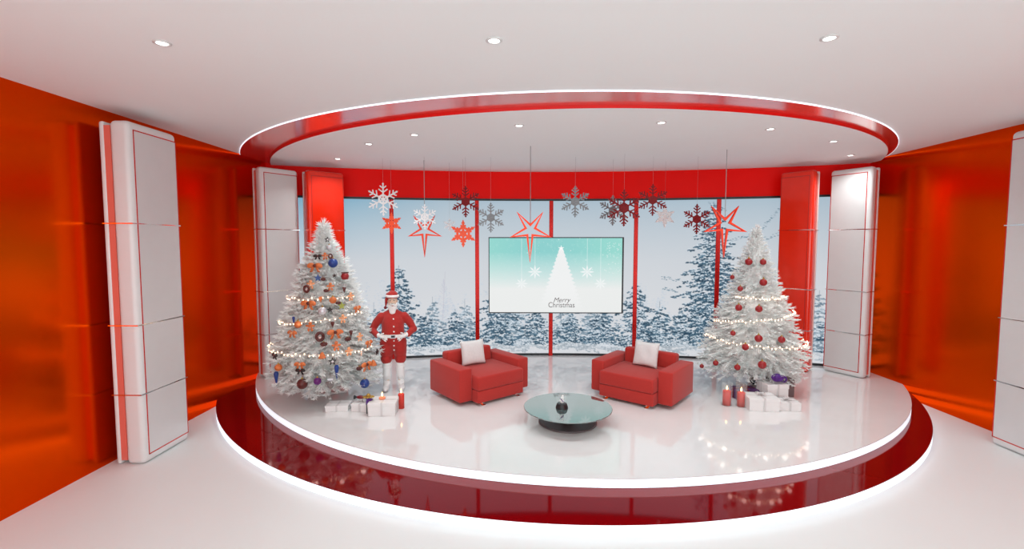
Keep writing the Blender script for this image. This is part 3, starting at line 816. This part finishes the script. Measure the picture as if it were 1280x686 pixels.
RB = [(3.95, 8.24, 2.49, .055, 'upper left one of the top pair'),
      (4.15, 8.15, 2.49, .047, 'upper right one of the top pair'),
      (4.11, 8.04, 2.15, .055, 'right of centre below the top pair'),
      (3.79, 8.18, 2.03, .042, 'above the topmost light string on the left'),
      (3.71, 8.04, 1.72, .052, 'left one between the two upper light strings'),
      (3.97, 7.88, 1.72, .052, 'right one between the two upper light strings'),
      (3.58, 7.94, 1.3, .04, 'left one between the two lower light strings'),
      (3.89, 7.7, 1.26, .055, 'centre one between the two lower light strings'),
      (3.7, 7.74, 1.11, .05, 'touching the lowest light string'),
      (4.24, 7.66, 1.25, .05, 'right one between the two lower light strings'),
      (3.34, 8.02, 0.77, .042, 'left below the lowest light string'),
      (3.26, 8.42, 0.61, .034, 'lowest at the far left edge'),
      (3.58, 7.74, 0.77, .045, 'above the two red candles'),
      (3.89, 7.56, 0.86, .058, 'above the gift boxes'),
      (3.76, 8.43, 2.21, .035, 'on the upper left edge')]
rb0 = None
for x, y, z, r, lb in RB:
    lab = 'dark red bauble on the right white tree, '+lb
    if rb0 is None: rb0 = o_bauble(M['o_redb'], .055); o = rb0; o.location = (x, y, z)
    else: o = dup(rb0, (x, y, z), 0)
    o.scale = (r/.055*1.1,)*3; tag(o, lab, 'ornament', 'red baubles on the right tree')

# ---------------- fairy light strings
bulb_me = None
def light_string(label, pts, nb):
    t = thing('fairy_light_string', label, 'fairy lights', pts[0], 0, 'fairy light strings')
    P = [Vector(p)-Vector(pts[0]) for p in pts]
    bm = bmesh.new(); add_tube(bm, P, .0035, 5); link('cord', bm, M['wirew'], t)
    L = [0]
    for a, b in zip(P, P[1:]): L.append(L[-1]+(b-a).length)
    global bulb_me
    for k in range(nb):
        s = L[-1]*(k+.5)/nb
        i = max(j for j in range(len(L)-1) if L[j] <= s); f = (s-L[i])/(L[i+1]-L[i])
        p = P[i].lerp(P[i+1], f)
        if bulb_me is None:
            bm = bmesh.new(); add_ball(bm, (0, 0, 0), .011, 1, 1, 1.2, 8, 6); o = link('bulb', bm, M['bulb'], t, True); bulb_me = o.data
        else:
            o = bpy.data.objects.new('bulb', bulb_me); C.objects.link(o); o.parent = t
        o.location = p+Vector((rnd.uniform(-.01, .01), 0, rnd.choice((-.016, .016))))
        if k % 5 == 1:
            l = bpy.data.lights.new('fairy_glow', 'POINT'); l.energy = .10; l.color = (1, .93, .84); l.shadow_soft_size = .035
            q = bpy.data.objects.new('fairy_glow', l); C.objects.link(q); q.location = Vector(pts[0])+o.location
            cx, cy = (TL if pts[0][0] < 0 else TR); v = Vector((q.location.x-cx, q.location.y-cy, 0)).normalized(); q.location += v*.06
def wrap(c, R, z0, z1, a0, a1, n=26, sag=0.):
    return [(c[0]+R(z0+(z1-z0)*k/n)*math.cos(a0+(a1-a0)*k/n), c[1]+R(z0+(z1-z0)*k/n)*math.sin(a0+(a1-a0)*k/n), z0+(z1-z0)*k/n-sag*math.sin(PI*k/n)) for k in range(n+1)]
Rr = lambda z: float(np.interp(z-ST, *PROF_R))+.05
Rl = lambda z: float(np.interp(z-ST, *PROF_L))+.06
D2 = math.radians
light_string('topmost short fairy light string across the right tree', wrap(TR, lambda z: Rr(z)*.92, 1.90, 1.90, D2(205), D2(328), sag=.02), 24)
light_string('middle fairy light string climbing to the right on the right tree', wrap(TR, Rr, 1.42, 1.66, D2(182), D2(345), sag=.0), 34)
light_string('lowest long fairy light string around the right tree', wrap(TR, Rr, 1.17, 1.10, D2(172), D2(358), sag=.02), 46)
light_string('upper fairy light string on the crowded left tree', wrap(TL, Rl, 1.92, 1.95, D2(195), D2(345)), 20)
light_string('middle fairy light string on the crowded left tree', wrap(TL, Rl, 1.50, 1.68, D2(195), D2(350)), 26)
light_string('lowest fairy light string around the crowded left tree', wrap(TL, Rl, 1.13, 1.10, D2(185), D2(345)), 36)

# ---------------- snowflakes and stars hanging from the ceiling disc
def flake_bm(r, style, th=.012):
    bm = bmesh.new()
    cnt = [0]
    def bar(x0, z0, x1, z1, w):
        cnt[0] += 1; th = .012+.00022*cnt[0]
        d = Vector((x1-x0, z1-z0)); n = Vector((-d.y, d.x)).normalized()*w/2
        add_prism(bm, [(x0+n.x, z0+n.y), (x0-n.x, z0-n.y), (x1-n.x, z1-n.y), (x1+n.x, z1+n.y)], -th/2, th/2, Matrix.Rotation(PI/2, 4, 'X'))
    w = r*(.075 if style != 'solid' else .15)
    for k in range(6):
        a = PI/2+k*PI/3; ux, uz = math.cos(a), math.sin(a)
        bar(0, 0, ux*r*.95, uz*r*.95, w*1.2)
        brs = ((.40, .30), (.62, .30), (.82, .17)) if style == 'fine' else ((.45, .36), (.72, .26)) if style == 'open' else ((.5, .26), (.8, .14))
        for q, l in brs:
            for sg in (-1, 1):
                b = a+sg*PI/3.4
                bar(ux*r*q, uz*r*q, ux*r*q+math.cos(b)*r*l, uz*r*q+math.sin(b)*r*l, w)
        # tip diamond
        add_prism(bm, [(ux*r*(1+c*.09)-uz*s*r*.07, uz*r*(1+c*.09)+ux*s*r*.07) for c, s in ((-1, 0), (0, -1), (1, 0), (0, 1))], -th/2-.0045, th/2+.0045, Matrix.Rotation(PI/2, 4, 'X'))
        if style in ('solid', 'open', 'fine'):
            q = {'solid': .52, 'open': .30, 'fine': .26}[style]; b = a+PI/3
            bar(ux*r*q, uz*r*q, math.cos(b)*r*q, math.sin(b)*r*q, w*(1.3 if style == 'solid' else 1.6))
    hub = {'solid': .30, 'open': .14, 'fine': .2}[style]
    add_prism(bm, [(r*hub*math.cos(PI/6+k*PI/3), r*hub*math.sin(PI/6+k*PI/3)) for k in range(6)], -th/2-.006, th/2+.006, Matrix.Rotation(PI/2, 4, 'X'))
    return bm
def hang_flake(label, px9, z9, r9, y, style, m, yaw, group):
    k = y/9.; x = px9*k; z = 2.8+(z9-2.8)*k; r = r9*k
    t = thing('hanging_snowflake', label, 'snowflake', (x, y, z), yaw, group)
    link('snowflake', flake_bm(r, style), m, t)
    bm = bmesh.new(); add_tube(bm, [(0, 0, r*1.04), (0, 0, ZD-z-.001)], .0014, 6); link('cord', bm, M['steel'], t)
G = 'snowflakes hanging over the stage'
for a in (
 ('white snowflake hanging at the far left of the group', -2.6, 3.643, .289, 9.1, 'open', M['sf_white'], .15),
 ('small solid orange snowflake below the leftmost white one', -2.447, 3.19, .19, 9.3, 'solid', M['sf_orange'], 0),
 ('pale grey white snowflake in front of the left red star', -1.812, 3.31, .225, 8.9, 'open', M['sf_white'], .3),
 ('tiny pale white snowflake between left star and solid orange snowflake', -1.341, 3.159, .115, 9.6, 'open', M['sf_white'], .2),
 ('dark red snowflake left of the screen against the red fascia', -1.034, 3.596, .274, 9.0, 'fine', M['sf_red'], -.1),
 ('bigger solid orange snowflake left of the hanging screen', -1.084, 2.993, .240, 9.2, 'solid', M['sf_orange'], 0),
 ('grey snowflake above the left corner of the screen', -.558, 3.295, .262, 9.0, 'fine', M['sf_grey'], .1),
 ('grey snowflake above the right part of the screen', 1.035, 3.594, .275, 9.0, 'fine', M['sf_grey'], 0),
 ('grey snowflake half hidden behind the biggest red one', 1.743, 3.428, .265, 9.3, 'fine', M['sf_grey'], .1),
 ('biggest dark red snowflake, above the right corner of the screen', 1.953, 3.473, .320, 8.7, 'fine', M['sf_red'], 0),
 ('dark red snowflake against the fascia, right of the biggest one', 2.489, 3.622, .275, 9.0, 'fine', M['sf_red'], -.15),
 ('small white snowflake to the right below the dark red ones', 2.72, 3.308, .19, 9.5, 'solid', M['sf_white'], .1),
 ('dark red snowflake left of the right hanging star', 3.32, 3.263, .262, 9.0, 'fine', M['sf_red'], 0)):
    hang_flake(*a[:3], a[3]*1.0, *a[4:], G)
def star_frame(th=.05, w=.037, s=1.):
    P = [(90, 275), (188, 360), (280, 275), (230, 390), (340, 458), (210, 450), (185, 640), (160, 450), (40, 458), (145, 390)]
    P = [Vector(((x-188)*.002367*s, -(z-420)*.002367*s)) for x, z in P]
    n = len(P); inn = []
    for i in range(n):
        a, b, c = P[i-1], P[i], P[(i+1) % n]
        d1 = (b-a).normalized(); d2 = (c-b).normalized()
        n1 = Vector((d1.y, -d1.x)); n2 = Vector((d2.y, -d2.x))     # clockwise outline: inside is to the right
        bis = (n1+n2); bis = bis/max(.25, bis.length_squared/2) if bis.length > 1e-4 else n1
        inn.append(b+bis*w)
    bm = bmesh.new(); mt = Matrix.Rotation(PI/2, 4, 'X')
    for i in range(n):
        j = (i+1) % n
        add_prism(bm, [tuple(P[i]), tuple(P[j]), tuple(inn[j]), tuple(inn[i])], -th/2, th/2, mt)
    bmesh.ops.remove_doubles(bm, verts=bm.verts, dist=1e-4)
    return bm
for lb, x, y, z, s, yaw in (('left red star frame hanging behind a pale snowflake', -1.876, 9.3, 3.03, .95, .0), ('middle red star frame hanging before the top edge of the screen', .171, 8.0, 2.998, 1., .0), ('right red star frame hanging in front of the tall snowy tree', 3.573, 8.36, 3.10, 1.04, -.05)):
    t = thing('hanging_star', lb, 'star decoration', (x, y, z), yaw, 'red stars hanging over the stage')
    link('star_frame', star_frame(s=s), M['starred'], t)
    bm = bmesh.new(); zz = 60*.002367*s; add_tube(bm, [(0, 0, zz-.01), (0, 0, ZD-z-.001)], .006, 8); link('cord', bm, M['steel'], t)

# ---------------- gifts and candles
def candle(name, label, loc, r, h, flame=True, m='wax', group=None, light=1.):
    t = thing(name, label, 'candle', loc, 0, group)
    bq = link('wax', lathe([(0, 0), (r, 0), (r, h-.004), (r*.93, h), (r*.8, h-.008), (0, h-.010)], 28), M[m], t, True)
    bm = bmesh.new(); add_tube(bm, [(0, 0, h-.012), (0.002, 0, h+.012)], .0025, 6); wk = link('wick', bm, M['wick'], bq)
    link('flame', lathe([(0, h+.008), (.011, h+.022), (.014, h+.036), (.009, h+.058), (0, h+.085)], 14), M['flame'], bq, True)
    return t
def gift(label, loc, rz, w, d, h, mb, mr, bow=True, group='gift boxes under the right tree', lid=True, band=.028, bowm=None):
    t = thing('gift_box', label, 'gift', loc, rz, group)
    link('box', box(-w/2, w/2, -d/2, d/2, 0, h-.002, .004), mb, t)
    if lid: link('lid', box(-w/2-.006, w/2+.006, -d/2-.006, d/2+.006, h*.74, h, .004), mb, t)
    e = .010
    bm = bmesh.new()
    add_box(bm, -band/2, band/2, -d/2-e, -d/2-.0062, 0, h+.002); add_box(bm, -band/2, band/2, d/2+.0062, d/2+e, 0, h+.002)
    add_box(bm, -w/2-e, -w/2-.0062, -band/2, band/2, 0, h+.002); add_box(bm, w/2+.0062, w/2+e, -band/2, band/2, 0, h+.002)
    add_box(bm, -band/2, band/2, -d/2-e, d/2+e, h+.0005, h+.004); add_box(bm, -w/2-e, w/2+e, -band/2, band/2, h+.0005, h+.004)
    link('ribbon', bm, mr, t)
    if bow:
        bm = bmesh.new()
        for k in range(4):
            a = k*PI/2+.6; L = min(w, d)*.30
            P = []
            for q in range(9):
                u = q/8*2*PI
                P.append((math.cos(a)*L*(1-math.cos(u))/2, math.sin(a)*L*(1-math.cos(u))/2, h+.010+.028*math.sin(u)**2*(1 if q < 5 else .4)+.012*(q < 5)))
            add_tube(bm, P, .010, 6, True, [.4]*9)
        add_ball(bm, (0, 0, h+.018), .014, u=10, v=8)
        link('bow', bm, bowm or mr, t, True)
    return t
CG = 'red candles beside the right tree'
candle('pillar_candle', 'left one of the two lit red candles beside the right tree', (3.32, 7.51, ST), .062, .235, group=CG)
candle('pillar_candle', 'right one of the two lit red candles beside the right tree', (3.525, 7.46, ST), .060, .225, group=CG)
def glass_tube(label, loc):
    t = tag(link('glass_candle_shade', lathe([(.078, 0), (.084, 0), (.084, .37), (.078, .37), (.078, .004)], 36), M['thinglass'], None, True, loc=loc), label, 'glass shade', 'glass shades round the candles')
t = gift('white gift box lying in front of the tall white one, beside the candles', (3.79, 7.38, ST), -.10, .44, .34, .20, M['box'], M['ribbon'])
gift('small low white gift box at the right front corner of the pile', (4.19, 7.36, ST), -.12, .32, .26, .13, M['box'], M['ribbon'], lid=False)
gift('tall white gift box in the middle of the pile with a pale bow', (4.16, 7.74, ST), .12, .36, .30, .31, M['box'], M['ribbon'])
gift('dark taupe gift box standing behind the tall white box', (4.46, 8.06, ST), -.1, .36, .26, .33, M['brownbox'], M['brownbox'], False)
gift('plum gift box with a dark red bow, behind the candles', (3.765, 7.87, ST), .05, .36, .26, .17, M['plum'], M['darkred'], bowm=M['darkred'])
glass_tube('clear glass shade round the left one of the two right hand candles', (3.32, 7.51, ST))
glass_tube('clear glass shade round the right one of the two right hand candles', (3.525, 7.46, ST))
# purple ornament teapot-like bauble with loop
t = thing('gift_bow', 'big purple satin bow resting on the tall white gift box', 'bow', (4.20, 7.655, ST+.335))
bm = bmesh.new(); add_ball(bm, (0, 0, .07), .085, 1.15, .8, .8, 20, 12)
for k in range(6):
    a = k*PI/3; add_ball(bm, (.06*math.cos(a), .04*math.sin(a), .08), .05, 1, .7, .8, 12, 8)
link('loops', bm, M['purple'], t, True)
bm = bmesh.new(); add_tube(bm, [(.09+.05*math.cos(a), 0, .045+.045*math.sin(a)) for a in [k*.5-2 for k in range(10)]], .014, 8); link('tail', bm, M['purple'], t, True)
t = thing('holly_sprig', 'dark leafy sprig with white edges on the plum gift box', 'decoration', (3.90, 7.86, ST+.21))
bm = bmesh.new()
for k in range(9):
    a = k*.7; L = .09; mt = Matrix.Translation((0, 0, .02+.008*k)) @ Matrix.Rotation(a, 4, 'Z') @ Matrix.Rotation(-.5, 4, 'Y')
    add_prism(bm, [(0, -.006), (L*.3, -.02), (L*.5, -.010), (L*.75, -.016), (L, 0), (L*.75, .016), (L*.5, .010), (L*.3, .02), (0, .006)], -.0015, .0015, mt)
link('leaves', bm, M['black'], t)
bm = bmesh.new()
for k in range(4): add_ball(bm, (.03*math.cos(k*1.6), .03*math.sin(k*1.6)-.03, .035+.03*k), .014, u=10, v=8)
link('berries', bm, M['fur'], t, True)
GL = 'gift boxes under the left tree'
gift('white gift box at the front right of the left tree beside the red candle', (-2.09, 7.08, ST), .08, .40, .34, .20, M['box'], M['ribbon'], group=GL, bow=False)
gift('low white gift box between the dark ornament and the bigger white box', (-2.45, 7.22, ST), -.15, .28, .26, .12, M['box'], M['ribbon'], group=GL)
gift('flat white gift box in front of the left tree trunk', (-2.84, 7.22, ST), .1, .34, .26, .09, M['box'], M['ribbon'], group=GL, bow=False)
candle('pillar_candle', 'lit red candle on the stage beside the white gift box at the left tree', (-1.87, 7.27, ST), .048, .23)
candle('tea_light', 'small lit orange tea light on top of the white gift box', (-2.12, 7.10, ST+.2045), .05, .026, m='waxw')
t = thing('ribbon_spray', 'gold flower with purple ribbon and a dark stem standing behind the white gift box', 'decoration', (-2.335, 7.02, ST))
bm = bmesh.new(); add_tube(bm, [(0, 0, 0), (.0, 0, .15), (.03, 0.01, .24)], [.008, .008, .01], 8); link('stem', bm, M['black'], t, True)
bm = bmesh.new(); add_prism(bm, [(-.01, .14), (.03, .16), (.10, .23), (.0, .235)], -.015, .015, Matrix.Rotation(PI/2, 4, 'X')); link('ribbon', bm, M['purple'], t)
bm = bmesh.new()
for k in range(8):
    a = k*PI/4; add_ball(bm, (.03+.055*math.cos(a), .055*math.sin(a)*.6, .262), .03, 1.3, .8, .4, 10, 6, Matrix.Rotation(a, 4, 'Z'))
add_ball(bm, (.03, 0, .285), .03); link('flower', bm, M['gold'], t, True)
t = thing('sweet_ornament', 'dark red and black sweet shaped ornament on the low white gift box', 'ornament', (-2.49, 7.20, ST+.175))
bm = bmesh.new(); add_ball(bm, (0, 0, .02), .045, 1.35, .7, .6, 16, 10); link('sweet', bm, M['darkred'], t, True)
bm = bmesh.new()
for sg in (-1, 1): add_lathe(bm, [(.006, 0), (.035, .05)], 10, Matrix.Translation((sg*.05, 0, .02)) @ Matrix.Rotation(sg*PI/2, 4, 'Y'))
link('wrapper_end', bm, M['black'], t)

# ---------------- person in red
def remesh_obj(name, bm, m, parent, vox=.012, smooth_it=6):
    me = bpy.data.meshes.new('tmp'); bm.to_mesh(me); bm.free()
    o = bpy.data.objects.new('tmp', me); C.objects.link(o)
    md = o.modifiers.new('r', 'REMESH'); md.mode = 'VOXEL'; md.voxel_size = vox
    if smooth_it:
        ms = o.modifiers.new('s', 'SMOOTH'); ms.factor = .5; ms.iterations = smooth_it
    dg = bpy.context.evaluated_depsgraph_get(); dg.update()
    n = bpy.data.meshes.new_from_object(o.evaluated_get(dg)); bpy.data.objects.remove(o)
    n.name = name
    for p in n.polygons: p.use_smooth = True
    n.materials.clear(); n.materials.append(m)
    q = bpy.data.objects.new(name, n); C.objects.link(q); q.parent = parent
    return q
def cap_tube(bm, pts, rad, n=16, sq=None):
    add_tube(bm, pts, rad, n, True, sq)
    sy = sq[0] if sq else 1
    for p, r in ((pts[0], rad[0]), (pts[-1], rad[-1])): add_ball(bm, p, r*.98, 1, sy, .8 if sq else 1, u=14, v=10)
    for p, r in zip(pts[1:-1], rad[1:-1]): add_ball(bm, p, r*.985, 1, sy, 1, u=14, v=10)
man = thing('person', 'person in red coat and hat with white beard, hands on the belt, beside left tree', 'person', (-2.235, 8.2, ST))
man.rotation_euler = (0, 0, .2); man.scale = (.99,)*3
# body: one continuous figure (legs, trunk, arms, hands, head)
bm = bmesh.new()
for s in (-1, 1):
    cap_tube(bm, [(s*.125, .0, .09), (s*.12, .0, .28), (s*.115, -.01, .47), (s*.105, 0, .85)], [.045, .052, .052, .075])
    add_ball(bm, (s*.135, -.055, .045), .05, .9, 2.3, .8, 16, 10)
    cap_tube(bm, [(s*.15, .01, 1.315), (s*.285, .03, 1.21), (s*.352, .01, 1.09), (s*.24, -.12, 1.02), (s*.16, -.18, 1.0)], [.048, .046, .042, .034, .028])
cap_tube(bm, [(0, .0, .9), (0, .0, 1.1), (0, .01, 1.26), (0, .01, 1.38), (0, 0, 1.5)], [.12, .12, .12, .06, .055])
add_ball(bm, (0, -.005, 1.60), .1, .80, .95, 1.18, 20, 14)
add_ball(bm, (0, -.105, 1.595), .018, .9, 1.1, 1.1, 10, 8)
for s in (-1, 1):
    add_ball(bm, (s*.08, .005, 1.595), .022, .5, 1, 1.4, 10, 8)
    add_ball(bm, (s*.033, -.088, 1.585), .022, 1, .7, .9, 10, 8)
body = remesh_obj('body', bm, M['skin'], man, .010, 4)
# white trousers tucked in boots
for s in (-1, 1):
    bm = bmesh.new(); cap_tube(bm, [(s*.125, .0, .10), (s*.12, .0, .28), (s*.115, -.005, .44), (s*.114, 0, .55)], [.06, .074, .072, .066])
    add_ball(bm, (s*.137, -.06, .052), .06, .95, 2.15, .85, 18, 12)
    add_tube(bm, [(s*.119, 0, .42), (s*.117, 0, .47)], .084, 20)
    b = remesh_obj('boot', bm, M['whitecloth'], man, .012, 3); b.location.z = 0
# red coat: trunk, sleeves and knee-length legs as one garment
bm = bmesh.new()
for s in (-1, 1):
    cap_tube(bm, [(s*.122, .0, .57), (s*.118, .0, .70), (s*.105, 0, .88)], [.104, .115, .132], 20)
    cap_tube(bm, [(s*.11, .01, 1.355), (s*.20, .015, 1.325), (s*.285, .03, 1.22), (s*.355, .01, 1.09), (s*.265, -.11, 1.02)], [.07, .078, .074, .070, .054], 18)
cap_tube(bm, [(0, 0, .90), (0, -.01, 1.0), (0, -.01, 1.12), (0, .0, 1.24), (0, .01, 1.33), (0, .01, 1.38)], [.205, .200, .195, .195, .15, .10], 32, [.80]*6)
add_tube(bm, [(0, .01, 1.36), (0, .0, 1.45)], [.12, .07], 20)
coat = remesh_obj('coat', bm, M['red_cloth'], man, .012, 8)
# hem trims, collar strip and buttons
for z, x in ((1.30, .008), (1.17, .012), (1.08, .014), (.92, .012), (.83, .01), (.745, .008)):
    yy = -.140 if z > 1.25 else -.166 if z > .9 else -.15 if z > .8 else -.115
    bm = bmesh.new(); add_ball(bm, (x+.012, yy, z), .014, 1, .6, 1, 10, 8); link('button', bm, M['fur'], coat, True)
# belt and buckle
bm = bmesh.new(); P = [(.212*math.cos(a), -.008+.176*math.sin(a), 1.0) for a in [2*PI*k/40 for k in range(41)]]
N = []
for k in range(40):
    pass
for k in range(40):
    a, b = P[k], P[k+1]
    add_prism(bm, [(a[0], a[1]), (b[0], b[1]), (b[0]*.93, b[1]*.93), (a[0]*.93, a[1]*.93)], .975, 1.025)
bl = link('belt', bm, M['whitecloth'], man)
bm = bmesh.new()
for a in ((-.045, .045, .968, .980), (-.045, .045, 1.020, 1.032), (-.045, -.033, .98, 1.02), (.033, .045, .98, 1.02)): add_box(bm, a[0]+.01, a[1]+.01, -.200, -.186, a[2], a[3])
link('buckle', bm, M['o_silver'], bl)
link('buckle_plate', box(-.022, .042, -.192, -.183, .981, 1.019), M['black'], bl)
# gloved hands: palm, four fingers and thumb closing on the belt
for s in (-1, 1):
    bm = bmesh.new()
    wx, wy, wz = s*.245, -.125, 1.02
    cap_tube(bm, [(wx+s*.02, wy+.02, wz+.005), (wx, wy, wz)], [.046, .042], 14)        # cuff
    cap_tube(bm, [(wx, wy, wz), (s*.195, -.165, 1.005), (s*.160, -.187, .995)], [.034, .040, .036], 14, [.75]*3)
    for k, (dz, L) in enumerate(((.034, .07), (.014, .085), (-.008, .082), (-.030, .062))):
        a = Vector((s*.165, -.190, .992+dz)); b = a+Vector((-s*L*.5, -.012, -.012-.012*k*.3)); c = b+Vector((-s*L*.42, .012, -.020))
        add_tube(bm, [a, b, c], [.0125, .0115, .0095], 10); add_ball(bm, c, .0095, u=8, v=6); add_ball(bm, b, .0115, u=8, v=6)
    a = Vector((s*.205, -.185, 1.03)); b = a+Vector((-s*.03, -.012, .026)); c = b+Vector((-s*.03, -.002, .008))
    add_tube(bm, [a, b, c], [.014, .012, .010], 10); add_ball(bm, c, .010, u=8, v=6)
    remesh_obj('glove', bm, M['whitecloth'], man, .0055, 2)
# beard, moustache, brows, eyes
bm = bmesh.new()
add_ball(bm, (0, -.062, 1.490), .082, .98, .72, .92, 20, 14); add_ball(bm, (0, -.075, 1.43), .062, .9, .62, 1.15, 16, 12); add_ball(bm, (0, -.078, 1.385), .035, .8, .7, 1.2, 12, 10)
for s in (-1, 1): add_ball(bm, (s*.070, -.030, 1.54), .032, .5, 1., 1.4, 12, 10)
remesh_obj('beard', bm, M['fur'], man, .009, 3)
bm = bmesh.new()
for s in (-1, 1): add_tube(bm, [(s*.004, -.122, 1.568), (s*.03, -.125, 1.562), (s*.06, -.112, 1.548)], [.014, .013, .005], 10)
link('moustache', bm, M['fur'], man, True)
for s in (-1, 1):
    bm = bmesh.new(); add_tube(bm, [(s*.014, -.098, 1.632), (s*.034, -.098, 1.640), (s*.055, -.084, 1.632)], [.007, .008, .005], 8); link('eyebrow', bm, M['fur'], man, True)
for s in (-1, 1):
    bm = bmesh.new(); add_ball(bm, (s*.032, -.093, 1.614), .009, 1.2, .6, .7, 10, 8); link('eye', bm, M['black'], man, True)
bm = bmesh.new(); add_tube(bm, [(-.022, -.130, 1.535), (0, -.134, 1.530), (.022, -.130, 1.535)], [.004, .007, .004], 8); link('mouth', bm, M['o_redb'], man, True)
# hat with brim and tail down the left side, pompom
bm = bmesh.new()
add_lathe(bm, [(.098, 1.655), (.098, 1.70), (.085, 1.745), (.05, 1.775), (0, 1.785)], 28, Matrix.Translation((0, .0, 0)))
cap_tube(bm, [(-.02, .01, 1.74), (-.075, .02, 1.71), (-.108, .02, 1.62), (-.118, .01, 1.52)], [.05, .042, .028, .016], 14)
hat = remesh_obj('hat', bm, M['red_cloth'], man, .009, 3)
bm = bmesh.new(); add_tube(bm, [(.098*math.cos(a), -.004+.106*math.sin(a), 1.69) for a in [2*PI*k/28 for k in range(29)]], .022, 12, False, None); link('hat_brim', bm, M['fur'], hat, True)
bm = bmesh.new(); add_ball(bm, (-.125, 0, 1.485), .028); link('pompom', bm, M['darkred'], hat, True)

# ---------------- world light coming in through the open rear of the studio
w = bpy.data.worlds.new('world'); sc.world = w; w.use_nodes = True
w.node_tree.nodes['Background'].inputs['Color'].default_value = (.875, 1, .995, 1)
w.node_tree.nodes['Background'].inputs['Strength'].default_value = 2.45
